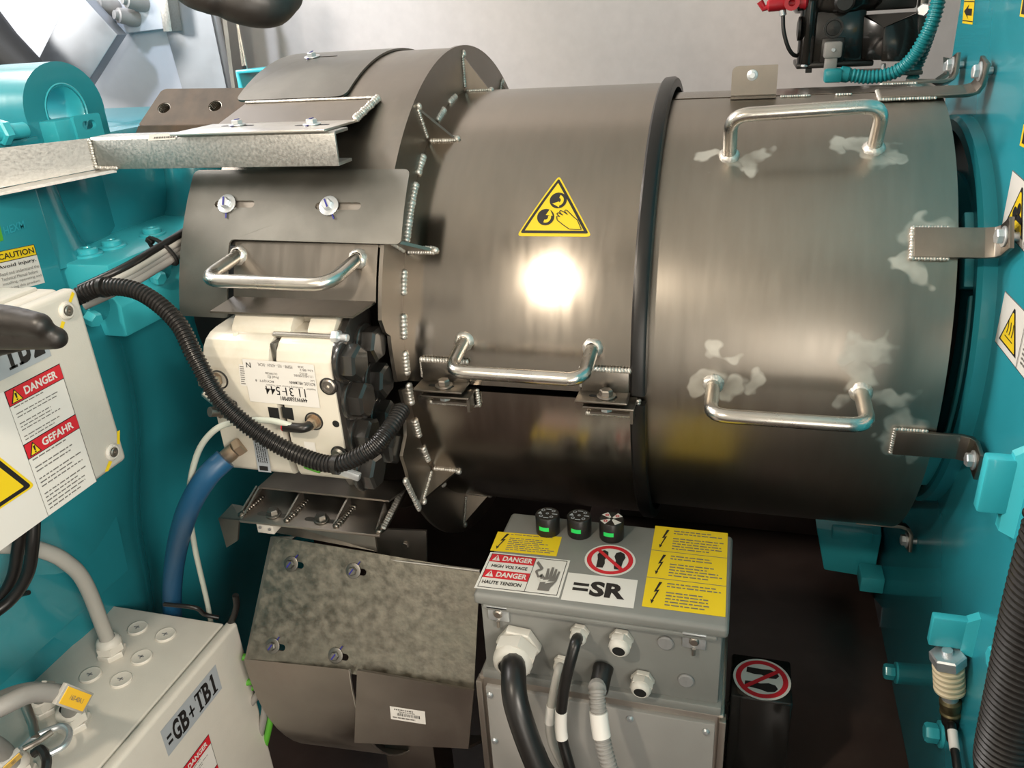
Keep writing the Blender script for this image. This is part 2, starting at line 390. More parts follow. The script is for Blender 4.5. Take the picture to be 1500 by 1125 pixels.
def excl(s, key, x0, y0, x1, y1):
    cx = (x0+x1)/2; w_ = (x1-x0); h = y1-y0
    s.l(key, [(cx-.05*w_, y0+.32*h), (cx+.05*w_, y0+.32*h), (cx+.08*w_, y0+.72*h), (cx-.08*w_, y0+.72*h)]); s.rect(key, cx-.06*w_, y0+.15*h, cx+.06*w_, y0+.26*h)
def noshoe(s, rot=0):
    """prohibition sign with two shoe soles, in the current frame"""
    c, sn = math.cos(rot), math.sin(rot); R_ = lambda q: (.5 + (q[0]-.5)*c - (q[1]-.5)*sn, .5 + (q[0]-.5)*sn + (q[1]-.5)*c)
    s.circ('wht', .5, .5, .5, .5, 40); s.up(); s.circ('prd', .5, .5, .455, .455, 40, .80)
    L_ = [(.27,.22),(.40,.22),(.42,.36),(.40,.48),(.45,.62),(.43,.74),(.35,.79),(.27,.74),(.23,.62),(.26,.48)]
    s.l('blk', [R_(q) for q in L_]); s.l('blk', [R_((1-a + .02, b)) for a, b in L_]); s.up()
    s.l('prd', [R_(q) for q in [(.155,.79),(.21,.845),(.845,.21),(.79,.155)]])

# ---------------------------------------------------------------- fasteners as parts
def hexbolt(parent, p, ax, r, h, m_='zinc', wash=1.7, ref=None, rot=0, mark=None):
    p, ax = V(p), V(ax).normalized()
    if wash:
        mk('washer', MB().lathe([(r*wash*.94,0),(r*wash,.0004),(r*wash,r*.22),(r*wash*.93,r*.28),(r*.6,r*.28)], p, ax, 20), M[m_], parent)
        p = p + ax*r*.25
    b = mk('bolt', MB().hexn(p, ax, r, h, rot, ref), M[m_], parent)
    if mark is not None:
        d = V(mark); d = (d - ax*d.dot(ax)).normalized(); sd = ax.cross(d); q = p + ax*(h + .0004)
        mb = MB().obox(q - d*r*.1, d*r*1.5, sd*r*.28, ax*.0008); q2 = p + d*r*1.9 - ax*(r*.2 - .0006)
        mb.obox(q2, d*r*1.5, sd*r*.22, ax*.0008); mk('paint_mark', mb, M['bluep'], b)
    return b
def handle(parent, a, b, off, r=.0085, fr=.022, na=None):
    a, b, off = V(a), V(b), V(off)
    h = mk('handle', MB().tube(fillet([a - off*.05, a + off, b + off, b - off*.05], fr), r, 14), M['rod'], parent, 60)
    for q in (a, b):
        nn = V(na) if na is not None else V((0, q.y, q.z)).normalized(); mb = MB().lathe([(r*.9,-.003),(r*1.55,-.001),(r*1.5,.0015),(r*1.22,.0042),(r*1.0,.0058),(r*.9,.0055)], q, nn, 18, caps=False)
        for p in mb.v: p += (p - q).cross(nn).normalized()*.0006*(random.random()-.5) + (p-q)*.16*(random.random()-.5)
        mk('weld_bead', mb, M['weld'], parent, 60)
    return h
def round2(pts, r, n=4):
    out = []; k = len(pts)
    for i in range(k):
        a, b, c = (V((*pts[(i+j) % k], 0)) for j in (-1, 0, 1)); rr = r[i] if isinstance(r, (list, tuple)) else r
        if rr <= 0: out.append((b.x, b.y)); continue
        q = min(rr, (a-b).length*.45, (c-b).length*.45); p0 = b + (a-b).normalized()*q; p1 = b + (c-b).normalized()*q
        for t in range(n+1): t /= n; z = (1-t)**2*p0 + 2*t*(1-t)*b + t*t*p1; out.append((z.x, z.y))
    return out
def slot2(cx, cy, L, r, n=6): return [(cx + L/2 + r*math.sin(math.pi*i/n), cy + r*math.cos(math.pi*i/n)) for i in range(n+1)] + [(cx - L/2 - r*math.sin(math.pi*i/n), cy - r*math.cos(math.pi*i/n)) for i in range(n+1)]
def plate(F, outline, holes=(), th=.003, h=0, edge=.02):
    """flat or bent sheet with cut-outs, outline in surface uv"""
    loops = [[V((a, c, 0)) for a, c in lp] for lp in [outline, *holes]]; fl = [q for lp in loops for q in lp]
    b = bmesh.new(); vv = [b.verts.new(q) for q in fl]
    for f in tessellate_polygon(loops):
        try: b.faces.new([vv[i] for i in f])
        except ValueError: pass
    if F.cut:
        for _ in range(6):
            es = [e for e in b.edges if abs(e.verts[0].co.y - e.verts[1].co.y) > edge]
            if not es: break
            bmesh.ops.subdivide_edges(b, edges=es, cuts=1); bmesh.ops.triangulate(b, faces=b.faces)
    top = [(v.co.x, v.co.y) for v in b.verts]; b.verts.index_update(); n = len(top)
    fs = [[v.index for v in f.verts] for f in b.faces]; bd = [(e.verts[0].index, e.verts[1].index) for e in b.edges if e.is_boundary]; b.free()
    return MB().add([F.xyz(a, c, h) for a, c in top] + [F.xyz(a, c, h-th) for a, c in top], fs + [[i+n for i in f[::-1]] for f in fs] + [(i, j, j+n, i+n) for i, j in bd])
def arc(x, R, a0, a1, n=40): return [cp(x, a0 + (a1-a0)*i/n, R) for i in range(n+1)]

# ================================================================ THE ROOM
struct('floor', MB().box((-3,-2.8,-1.2),(2.6,.95,-1.12)), M['floor'], 'dark oily nacelle floor seen in the gaps under the machinery', 'floor')
struct('wall_back', MB().box((-3,.75,-1.2),(2.6,.83,2.0)), M['wall'], 'grey foam-lined nacelle wall behind the steel drum', 'wall')
struct('ceiling', MB().box((-3,-2.8,2.0),(2.6,.95,2.08)), M['ceil'], 'dim nacelle roof lining above the machinery', 'ceiling')
struct('wall_left', MB().box((-3.08,-2.8,-1.2),(-3,.95,2.08)), M['ceil'], 'dim end wall of the nacelle on the left', 'wall')
struct('wall_right', MB().box((2.6,-2.8,-1.2),(2.68,.95,2.08)), M['ceil'], 'dim end wall of the nacelle on the right', 'wall')
struct('wall_front', MB().box((-3,-2.88,-1.2),(2.6,-2.8,2.08)), M['ceil'], 'dim lined nacelle wall on the near side', 'wall')

# ---- dark bed frame under the generator side
t = thing('machine_bed', 'dark brown oily machine bed below the right-hand drum and beside the teal end wall', 'machine bed', (.9,-.1,-1.12))
mk('bed_top', MB().box((.13,-.95,-.66),(1.75,.74,-.61),.006), M['floor'], t)
mk('bed_frame', MB().box((.16,-.9,-1.12),(1.7,.72,-.66)), M['floor'], t)
struct('dark_backing', MB().box((-2.9,.66,-1.12),(2.5,.745,-.02),.006), M['floor'], 'dark sheet added to blacken the foot of the grey back wall', 'panel')  # added backing that keeps the gap below the drum black
mk('bed_rail', MB().box((.2,.28,-.61),(.70,.33,-.50),.006), M['floor'], t)

# ---- teal generator end wall on the right
GX = .715
g = thing('generator', 'glossy teal generator end wall with cast ring at the right-hand drum end', 'generator', (1.0,-.4,-.61))
gw = Flat(0, GX, (0,-1,0), (0,0,1))
mk('end_plate', MB().box((GX,-1.0,-.61),(GX+.03,.17,1.25),.004), M['tealw'], g)
mk('stator_body', MB().box((GX+.03,-.98,-.61),(1.65,.14,1.2),.02), M['teal'], g)
mk('bearing_ring', MB().lathe([(.212,-.02),(.2745,-.02),(.2795,-.015),(.2795,.004),(.262,.004),(.262,-.02),(.2745,-.02)][1:], (GX,0,0), X, 72, caps=False), M['tealw'], g, 30)
mk('bearing_cap', MB().lathe([(.0,-.012),(.19,-.012),(.205,-.004),(.205,.003),(0,.003)], (GX,0,0), X, 48), M['tealw'], g, 30)
for e0, e1, r0, r1, d in ((26,47,.236,.260,.03), (-20,24,.244,.256,.022), (-44,-22,.236,.266,.035)):
    pts = arc(GX-d, r1, e0, e1, 12) + arc(GX-d, r0, e1, e0, 12); mk('cast_lug', MB().prism(pts, (d,0,0), .002), M['tealc'], g)
# teal block with clamp plate, low at the far edge
a = P(1195,775,1,.085); b = P(1292,846,1,.085)
mk('foot_block', MB().hexa([P(1207,835,1,.085), P(1280,847,1,.085), P(1280,847,1,.085)+V((.01,.1,0)), P(1207,835,1,.085)+V((0,.1,0)), P(1196,774,1,.085), P(1292,784,1,.085), P(1292,784,1,.085)+V((.01,.1,0)), P(1196,774,1,.085)+V((0,.1,0))], .003), M['tealc'], g)
a = P(1220,774,1,.075); b = P(1276,797,1,.075)
mk('clamp_plate', MB().box((a.x,.07,b.z+.004),(b.x,.09,a.z),.002), M['tealc'], g)
a = P(1262,846,1,.035); b = P(1290,870,1,.035); mk('stop_block', MB().box((a.x,.035,b.z),(GX,.08,a.z),.002), M['tealc'], g)
q = P(1286,905,0,GX); mk('foil_patch', MB().prism([P(1277,873,0,GX-.001), P(1292,890,0,GX-.001), P(1287,930,0,GX-.001), P(1281,915,0,GX-.001)], (.001,0,0)), M['galvb'], g)
# big teal block on the right edge
yb = -.455; a = P(1447,672,1,yb); b = P(1438,752,1,yb)
mk('bracket_block', MB().box((a.x,yb,b.z),(GX+.001,yb+.016,a.z),.003), M['tealc'], g)
mk('bracket_rib', MB().prism([(GX-.012,yb+.002,b.z-.02),(GX,yb-.008,b.z-.022),(GX,yb-.008,a.z+.02),(GX-.012,yb+.002,a.z+.004)], (0,.012,0)), M['tealc'], g)
# sensor bracket plate
ys = -.425; a = P(1368,905,1,ys); b = P(1371,947,1,ys); c = P(1410,953,1,ys)
mk('sensor_bracket', MB().box((a.x,ys,b.z),(GX+.001,ys+.012,a.z),.002), M['tealc'], g)
mk('bracket_rib', MB().prism([(GX-.012,ys,b.z-.004),(GX,ys-.004,b.z-.006),(GX,ys-.004,a.z+.010),(GX-.012,ys,a.z-.002)], (0,.012,0)), M['tealc'], g)
for x, y in ((1310,985),(1374,1075),(1474,967),):
    p = P(x,y,0,GX-.004); mk('washer', MB().lathe([(.017,0),(.017,.003),(.006,.003)], p+V((.004,0,0)), -X, 20), M['tealc'], g); mk('bolt', MB().hexn(p, -X, .0125, .016), M['tealc'], g)
# stickers on the wall
s = Sticker(gw); s.frame((1410,34),(1425,36),(1413,0)); s.rect('yel',0,0,1,1); s.up(); s.rect('blk',0,.1,1,.14); s.rect('blk',0,.92,1,.96); s.l('blk', [(.1,.52),(.55,.83),(.45,.65),(.85,.65),(.85,.36),(.45,.36),(.55,.2)])
s.done('rotation_label', g, 'yellow label with black arrow near the top of the wall')
s = Sticker(gw); s.frame((1494,24),(1512,28),(1499,-10)); s.rect('yel',0,0,1,1); s.up(); s.rect('blk',.12,.12,.9,.9); s.done('rotation_label', g, 'yellow and black label cut by the right frame edge')
s = Sticker(gw); s.frame((1494,213),(1512,222),(1500,182)); s.rect('yel',0,0,1,1); s.up(); s.rect('blk',.15,.15,.9,.9); s.done('rotation_label', g)
def wall_warn(o, a, b, kind):
    s = Sticker(gw); s.frame(o, a, b); s.rect('wht',0,0,1,1); s.up(); 
    for x0, y0, x1, y1 in ((.0,0,1,.012),(0,.988,1,1)): s.rect('blk',x0,y0,x1,y1)
    s.l('blk', rtri(.045,.12,.36,.9)); s.up(); s.l('yel', rtri(.045,.12,.36,.9,.10)); s.up()
    if kind == 'hand':
        s.circ('blk', .175,.40,.035); s.circ('blk', .225,.53,.028); s.l('blk', [(.2,.33),(.30,.33),(.30,.42),(.24,.46),(.20,.41)])
    else:
        for i in range(3): s.l('blk', [(.155+.04*i,.38),(.165+.04*i,.38),(.175+.04*i,.5),(.165+.04*i,.62),(.155+.04*i,.62),(.165+.04*i,.5)])
        s.rect('blk',.14,.30,.27,.32)
    s.rect('blk',.385,.0,.391,1)
    s.rect('org' if kind == 'heat' else 'yel',.391,.80,1,.985); s.text('blk','WARNING',.5,.85,.95,.94); s.para('txt',.43,.14,.95,.72,7)
    s.done('warning_label', g, 'white label with yellow %s triangle' % ('hand-entanglement' if kind == 'hand' else 'hot-surface'))
wall_warn((1468,331),(1562,440),(1484,249),'hand')
wall_warn((1458,500),(1552,620),(1473,426),'heat')

# ================================================================ GEARBOX, teal, left
gb = thing('gearbox', 'teal cast gearbox housing at left with lifting eye and bolted flange', 'gearbox', (-.75,-.1,-1.12))
BX = -.50; bf = Flat(0, BX, (0,1,0), (0,0,1))
# main casting below the flange: broad rounded barrel
mb = MB(); prof = [(-1.12,-.62),(-.80,-.60),(-.50,-.54),(-.33,-.515),(-.14,-.46),(.0,-.445),(.115,-.46)]
vv = []; ys_ = [(-1.05,-.06),(-.62,-.02),(-.50,.0),(-.42,-.004),(-.33,-.025),(-.25,-.07),(-.16,-.045),(-.06,-.035),(.05,-.04),(.18,-.06),(.34,-.12),(.50,-.22)]
mbz = spline([(z,x,0) for z,x in prof], 4); mby = spline([(y,d,0) for y,d in ys_], 3)
for p in mbz:
    for q in mby: vv.append((p.y + q.y, q.x, p.x))
n = len(mby); fs = [(i*n+j, i*n+j+1, (i+1)*n+j+1, (i+1)*n+j) for i in range(len(mbz)-1) for j in range(n-1)]
mb.add(vv, fs); mb.box((-1.3,-1.0,-1.12),(-.72,.44,.10)); mk('housing_body', mb, M['teal'], gb, 60)
mk('housing_rib', MB().prism([P(110,770,0,-.53), P(146,878,0,-.53), (-.53,-.20,-.95), (-.53,-.72,-.95), (-.53,-.72,-.20), P(80,760,0,-.53)], (-.12,0,0), .004), M['teal'], gb)
# split flange with bolts
y0, y1 = -.345, .10
mk('split_flange', MB().prism([(-.60,y0,.15),(-.43,y0,.15),(-.43,y0,.122),(-.437,y0,.105),(-.425,y0,.088),(-.43,y0,.04),(-.60,y0,.04)], (0,y1-y0,0), .004), M['tealc'], gb)
for x, y in ((130,374),(165,362),(224,344)):
    p = P(x,y,2,.15); mk('washer', MB().lathe([(.0205,0),(.0205,.003),(.0185,.004),(.01,.004)], p, Z, 24), M['tealc'], gb); mk('bolt', MB().lathe([(.0145,0),(.0145,.006),(.012,.008),(.006,.008),(.005,.005),(0,.005)], p+V((0,0,.004)), Z, 24), M['tealc'], gb)
for x, y in ((236,392),(143,450)):
    p = P(x,y,0,-.425); mk('boss', MB().lathe([(.020,-.006),(.020,.002),(.0185,.004),(0,.004)], p, X, 28), M['teal'], gb); mk('nut', MB().hexn(p+V((.002,-.021,-.006)), (.9,-.15,-.3), .011, .016), M['tealc'], gb)
# nameplate block, pillar, upper housing
mk('nameplate_block', MB().prism([(BX,-.72,-.35),(BX,-.40,-.35),(BX,-.357,.10),(BX,-.3565,.313),(BX,-.72,.313)], (-.30,0,0), .004), M['teal'], gb)
mk('pillar', MB().lathe([(.10,0),(.092,.02),(.082,.07),(.076,.15)], (-.60,-.335,.145), (0,.0,1), 36), M['teal'], gb, 60)
mk('pillar', MB().lathe([(.085,0),(.070,.015),(.060,.05),(.055,.15)], (-.535,.03,.14), (0,.05,1), 32), M['teal'], gb, 60)
mk('bearing_boss', MB().lathe([(.0,0),(.095,0),(.105,-.008),(.105,-.30),(0,-.30)], (-.56,-.20,.245), (1,.25,0), 48), M['teal'], gb, 40)
mk('upper_housing', MB().box((-1.2,-.50,.10),(-.66,.42,.30),.03), M['teal'], gb)
mk('recess_web', MB().box((-.68,-.3,.12),(-.57,.34,.275),.02), M['teal'], gb)
# lifting lug
LC = V((BX+.004,-.272,.352)); mb = MB()
out = [LC + V((0,.073*math.cos(math.radians(a)),.064*math.sin(math.radians(a)))) for a in range(-10,191,8)] + [V((BX+.004,-.40,.335)), V((BX+.004,-.47,.325)), V((BX+.004,-.47,.26)), V((BX+.004,-.20,.26))]
lp = [[(p.y, p.z) for p in out], [(LC.y + .034*math.cos(2*math.pi*i/28), LC.z - .002 + .034*math.sin(2*math.pi*i/28)) for i in range(28)]]
mk('lifting_lug', plate(Flat(0, BX+.004, (0,1,0), (0,0,1)), lp[0], [lp[1]], .085), M['teal'], gb, 40)
mb = MB().lathe([(.031,-.006),(.034,0),(.040,.003),(.031,.003)], LC + V((.0,0,-.002)), X, 32)
mk('lug_eye', MB().lathe([(.0305,-.085),(.0300,-.03),(.0315,-.004),(.037,.0015),(.0385,.0005)], LC + V((0,0,-.002)), X, 36, caps=False), M['tealc'], gb, 60)
a = P(64,180,0,BX+.012); b = P(128,205,0,BX+.012)
mk('lug_foot', MB().box((BX-.005,a.y,b.z-.01),(BX+.03,a.y+.055,a.z+.002),.003), M['tealc'], gb)
mk('slotted_clip', plate(Flat(0,BX+.034,(0,1,0),(0,0,1)), round2([(a.y+.03,b.z-.012),(b.y+.012,b.z-.012),(b.y+.012,a.z+.004),(a.y+.03,a.z+.004)],.005), [slot2((a.y+b.y)/2+.022,(a.z+b.z)/2+.006,.014,.006)], .006), M['tealc'], gb)
p = P(12,192,0,BX+.01); mk('stud', MB().cyl(p-V((.0,.03,0)), p+V((0,.028,-.002)), .010, 18, .003), M['tealc'], gb); mk('nut', MB().hexn(p-V((0,.004,0)), (0,-1,0), .0165, .014), M['tealc'], gb)
mk('stud_block', MB().box((BX-.05,p.y-.10,p.z-.03),(BX+.006,p.y+.05,p.z-.012),.003), M['teal'], gb)
# nameplate and caution label
s = Sticker(bf); s.frame((-22,299),(22,280),(-34,244)); s.rect('blk',0,0,1,1); s.up(); s.rect('wht',.0,.0,1,.03)
s.done('nameplate_back', gb)
mk('nameplate', MB().prism([P(-30,295,0,BX+.001), P(21,281,0,BX+.001), P(5,232,0,BX+.001), P(-36,246,0,BX+.001)], (.001,0,0)), M['black'], gb)
s = Sticker(Flat(0,BX+.0024,(0,1,0),(0,0,1))); s.frame((-30,291),(15,277),(-38,250)); s.rect('brass',0,0,1,.93); s.up()
for k in (.14,.32,.5,.68,.86): s.rect('blk',.3,k,.98,k+.02)
s.done('nameplate_engraving', gb, 'bronze engraved plate')
for x, y in ((8,234),(21,279)): mk('rivet', MB().ell(P(x,y,0,BX+.0025), (0,.004,0), (0,0,.004), (.002,0,0)), M['zinc'], gb)
s = Sticker(bf); s.frame((3,425),(64,409),(-14,371)); s.rect('wht',-.45,-.1,1,1); s.up(); s.rect('blk',-.45,.70,1,1); s.up(); s.rect('yel',-.44,.72,.985,.985); s.up()
s.text('blk','CAUTION',.12,.775,.95,.93,.02); s.l('blk', rtri(-.14,.75,.09,.96)); s.up(); s.l('yel', rtri(-.14,.75,.09,.96,.14)); s.up(); excl(s,'blk',-.14,.75,.09,.96)
s.text('blk','Avoid injury.',0.03,.52,.93,.64,.012)
for i, tx in enumerate(('Read and understand the','Technical Manual before','installing, operating and','servicing this product.')): s.text('txt',tx,.03,.36-.135*i,.95-.06*(i%2),.45-.135*i,.0)
s.done('caution_label', gb, 'yellow and white CAUTION label')
s = Sticker(bf); s.frame((-12,358),(5,352),(-22,318)); s.rect('green',0,0,1,1); s.done('green_tag', gb)
vs_, fs = text_polys('HEXM', .02); F = bf; o_, a_, b_ = (V(F.uv(*q)) for q in ((6,345),(36,334),(3,333)))
mk('cast_lettering', MB().add([F.xyz(*(o_ + (a_-o_)*u + (b_-o_)*v_), .0012) for u, v_ in vs_], fs), M['tealw'], gb, 0)

# ================================================================ BACKGROUND, upper left
p0 = P(0,0,1,.60); 
solo('wall_panel', MB().box((-1.75,.60,-.2),(P(322,60,1,.60).x,.64,1.3),.004), M['panelw'], 'pale blue-white lining panel behind the teal lifting eye', 'panel', (-1.3,.62,-.2))
pts = [P(244,40,1,.595),P(258,-30,1,.595),P(300,-30,1,.595),P(336,140,1,.595),P(272,140,1,.595)]
solo('galvanised_sheet', MB().prism(pts, (0,-.006,0)), M['galvb'], 'dull galvanised sheet against the grey wall, left of the thin post', 'sheet', pts[4])
t = thing('bolted_plate', 'white plate with three grey capped bolts at the top left edge', 'plate', P(200,48,1,.5))
yb = .56; pts = [P(122,-30,1,yb),P(172,50,1,yb),P(241,42,1,yb),P(230,-30,1,yb)]
mk('plate', MB().prism(pts, (0,.04,0), .002), M['panelw'], t)
mk('edge_strip', MB().prism([P(228,-30,1,yb-.01),P(239,47,1,yb-.01),P(252,46,1,yb-.01),P(241,-30,1,yb-.01)], (0,.05,0), .002), M['galv'], t)
for x, y in ((154,8),(195,2),(183,24)):
    p = P(x,y,1,yb-.02); ax = V((-.45,-1,.2)).normalized(); mk('capped_bolt', MB().lathe([(.020,-.03),(.021,-.008),(.018,.0),(.017,.016),(.011,.018),(.010,.026),(.0,.027)], p, ax, 22), M['plug'], t)
a, b = P(90,110,1,.48), P(170,-25,1,.48); d = (b-a).normalized(); pr = d.cross(Y).normalized()
solo('galvanised_bar', MB().prism([P(40,118,1,.48),P(99,0,1,.48),P(114,-14,1,.48),P(128,3,1,.48),P(172,51,1,.48),P(118,137,1,.48)], (0,.035,0), .003), M['galvb'], 'mottled galvanised bar slanting down behind the lifting eye', 'bar', P(90,110,1,.5))
solo('black_strap', MB().tube([P(-60,-10,1,.42),P(0,66,1,.42),P(70,130,1,.42),P(160,214,1,.42)], [.05,.048,.036,.014], 12), M['hole'], 'thick black rubber beam crossing behind the teal lifting eye', 'beam', P(150,200,1,.42))
t = thing('thin_post', 'thin metal post standing on the seam between white panel and grey wall', 'post', P(333,130,1,.6))
mk('post_face', MB().prism([P(318,-30,1,.57),P(340,135,1,.57),P(345,135,1,.57),P(325,-30,1,.57)], (0,.05,0)), M['galv2'], t)
mk('post_web', MB().prism([P(303,-30,1,.62),P(330,135,1,.62),P(344,135,1,.62),P(322,-30,1,.62)], (0,.02,0)), M['steel_d'], t)
t = thing('rod_stay', 'slim twin rod stay with black sleeve rising from the small teal bracket', 'rod', P(360,105,1,.35))
mk('rod', MB().tube([P(357,105,1,.35),P(346,20,1,.35),P(340,-30,1,.35)], .0028, 8), M['rod'], t); mk('rod', MB().tube([P(362,105,1,.35),P(349,36,1,.35),P(342,-20,1,.35)], .0026, 8), M['rod'], t)
mk('sleeve', MB().cyl(P(359.5,108,1,.35), P(358,96,1,.35), .0062, 14, .001), M['rubber'], t)
a = P(344,103,1,.28); b = P(385,132,1,.28)
solo('teal_bracket', MB().prism([(a.x,.28,a.z),(b.x+.1,.28,a.z+.003),(b.x+.1,.28,a.z-.004),(a.x+.008,.28,a.z-.007),(a.x+.016,.28,b.z-.03),(a.x,.28,b.z-.03)], (0,.12,0), .002), M['tealc'], 'small teal channel bracket half hidden behind the brushed hood', 'bracket', (a.x,.3,b.z-.03))
t = thing('rusty_bar', 'rusty brown steel bar with two threaded holes behind the hood', 'bar', P(270,190,1,.0))
F = Slant(P(205,183,1,-.02), (1,0,0), (0,.6,.8)); q = lambda x, y: F.uv(x, y)
o_ = round2([q(203,183),q(345,182),q(420,160),q(420,128),q(243,130),q(236,133)], [.003,0,0,0,.006,.006])
hs = [[(c[0] + .013*math.cos(2*math.pi*i/20), c[1] + .010*math.sin(2*math.pi*i/20)) for i in range(20)] for c in (q(240,158), q(315,155))]
mk('bar', plate(F, o_, hs, .045), M['rust'], t, 30)
mk('lower_flange', MB().prism([P(203,184,1,-.03),P(345,183,1,-.03),P(345,200,1,-.03),P(197,200,1,-.03)], (0,.05,0)), M['rust'], t)
for c in (q(240,158), q(315,155)):
    mb = MB()
    for k in range(5): mb.tube([F.xyz(c[0] + .0122*math.cos(2*math.pi*i/18), c[1] + .0098*math.sin(2*math.pi*i/18), -.002 - .003*k) for i in range(18)], .0009, 6, closed=True)
    mk('screw_thread', mb, M['rod'], t, 60); mk('hole_floor', MB().prism([F.xyz(c[0]+.012*math.cos(2*math.pi*i/16), c[1]+.009*math.sin(2*math.pi*i/16), -.03) for i in range(16)], F.n*.002), M['hole'], t)
# ================================================================ SHAFT AND GUARDS
solo('coupling_shaft', MB().lathe([(.0,-.45),(.17,-.45),(.17,.05),(.21,.06),(.21,.30),(.17,.31),(.17,.62),(.19,.63),(.19,.699),(0,.699)], (0,0,0), X, 48), M['hole'], 'dark coupling shaft visible only through the gaps of the drum guards', 'shaft', (.2,0,-.2))
solo('brake_disc', MB().lathe([(.17,-.125),(.37,-.125),(.372,-.122),(.372,-.102),(.37,-.10),(.17,-.10)], (0,0,0), X, 64), M['steel_d'], 'brake disc hidden inside the hood behind the cream caliper', 'brake disc', (-.11,0,-.35))
RD, RF, RH = .335, .401, .398
c335 = Curved(RD)
ug = thing('upper_drum_guard', 'brushed steel left drum half with hood, flange and warning triangle', 'machine guard', (.0,0,-.01))
mk('drum_shell', MB().sheet(RD, 0, .313, -1.0, 181, .004, 90), M['drum'], ug, 20)
mk('hood_shell', MB().sheet(RH, -.25, 0, 27.5, 170, .004, 80), M['steel'], ug, 20)
q = lambda x, y: P(x,y,0,0)
pts = arc(0, RF, 178, 14.5, 60) + [q(560,487), q(567,492), q(569,510), q(577,559)] + arc(0, RD-.001, -1.0, 178, 60)
mk('flange', MB().prism(pts, (.005,0,0)), M['steel'], ug, 20)
mk('end_strip', MB().sheet(RH-.001, -.25, -.247, 59, 120, .012, 30), M['edge'], ug, 20)
def gusset(parent, e, s_=1):
    a, b, c = cp(.005,e,.387), cp(.005,e,RD), cp(.045,e,RD); tn = V((0, math.sin(math.radians(e)), math.cos(math.radians(e))))*.0022
    o = mk('gusset', MB().prism([p - tn for p in (a,b,c)], tn*2), M['steel'], parent)
    rn = cp(0,e,1); mb = MB()
    for sg in (-1, 1): mb.weld(cp(.006,e,.343) + tn*sg*1.2, cp(.006,e,.385) + tn*sg*1.2, .0036, X); mb.weld(cp(.010,e,RD+.001) + tn*sg*1.2, cp(.044,e,RD+.001) + tn*sg*1.2, .0036, rn)
    mb.ell(cp(.047,e,RD+.001), X*.005, tn*2.2, rn*.004); mb.ell(cp(.007,e,.389), rn*.006, tn*2.0, X*.004)
    mk('weld_bead', mb, M['weld'], parent, 60)
def rootweld(parent, x, y, L=.026):
    p = P(x,y,0,.006); e = math.degrees(math.atan2(p.z,-p.y)); de = math.degrees(L/2/RD)
    mk('weld_bead', MB().weld(cp(.0065,e-de,RD+.0015), cp(.0065,e+de,RD+.0015), .0056, (.8,)+tuple(cp(0,e,.6))[1:]), M['weld'], parent, 60)
for e in (90, 59, 29.3, 121): gusset(ug, e)
for x, y in ((663,146),(645,165),(615,238),(605,282),(601,310),(597,337),(589,413),(589,480),(592,535)): rootweld(ug, x, y)
# welded angle that carries the channel beam
Fz = .326
a, b = CY(352,152,RH+.001), CY(552,150,RH+.001)
mk('angle_web', MB().hexa([(-.262,-.262,Fz),(-.055,-.262,Fz),(-.055,-.259,Fz-.003),(-.262,-.259,Fz-.003),(-.250,-.204,.347),(-.047,-.204,.347),(-.047,-.20,.343),(-.250,-.20,.343)]), M['steel'], ug)
mk('angle_lip', MB().box((-.272,-.352,Fz-.003),(-.055,-.260,Fz),.0008), M['edge'], ug)
mb = MB().weld((-.048,-.206,.347),(-.056,-.262,.328),.0055,(1,-.5,.5)); mk('weld_bead', mb, M['weld'], ug, 60); mk('weld_bead', MB().weld((-.250,-.205,.348),(-.05,-.205,.348),.0022,(0,-.6,.8)), M['weld'], ug, 60)
# middle handle
h = handle(ug, cp(.090,9.3,RD), cp(.259,9.1,RD), cp(0,-13,.066))
# warning triangle
s = Sticker(c335); s.frame((757,346),(867,347),(766,258))
TR = [(0,0),(1,0),(.5,1)]
def tri(k, r): return round2([(k*1.7,k), (1-k*1.7,k), (.5,1-k*2.05)], r)
s.l('yel2' if 0 else 'yel', tri(0,.07)); s.up(); s.l('blk', round2([(.045,.048),(.955,.048),(.5,.945)],.035)); s.up(); s.l('yel', [(.108,.088),(.892,.088),(.5,.862)]); s.up()
for cx, cy in ((.525,.565),(.375,.296)):
    s.circ('blk', cx, cy, .115)
s.up()
for cx, cy, k in ((.525,.565,1),(.375,.296,-1)):
    arcp = lambda r, a0, a1: [(cx + r*math.cos(math.radians(a0 + (a1-a0)*i/10)), cy + r*1.21*math.sin(math.radians(a0 + (a1-a0)*i/10))) for i in range(11)]
    if k > 0: s.l('yel', arcp(.075,70,-75) + arcp(.035,-75,70)); s.l('yel', [(cx-.075,cy-.055),(cx+.02,cy-.115),(cx+.015,cy-.02)])
    else: s.l('yel', arcp(.075,-110,20) + arcp(.035,20,-110)); s.l('yel', [(cx-.0,cy+.03),(cx+.095,cy+.02),(cx+.05,cy+.125)])
HAND = [(.52,.30),(.535,.245),(.62,.17),(.70,.11),(.78,.105),(.86,.105),(.80,.25),(.745,.30),(.655,.40),(.63,.405),(.625,.38),(.665,.335),(.60,.385),(.565,.40),(.555,.375),(.60,.325),(.54,.365),(.52,.345),(.565,.30),(.53,.315)]
cxm = sum(p[0] for p in HAND)/len(HAND); cym = sum(p[1] for p in HAND)/len(HAND)
for (xa, ya), (xb_, yb_) in zip(HAND, HAND[1:] + HAND[:1]):
    dx, dy = xb_-xa, yb_-ya; L_ = math.hypot(dx, dy) or 1; nx, ny = -dy/L_*.006, dx/L_*.006; s.l('blk', [(xa-nx,ya-ny),(xb_-nx,yb_-ny),(xb_+nx,yb_+ny),(xa+nx,ya+ny)])
s.done('warning_sign', ug, 'yellow triangle warning of hands drawn into rollers')
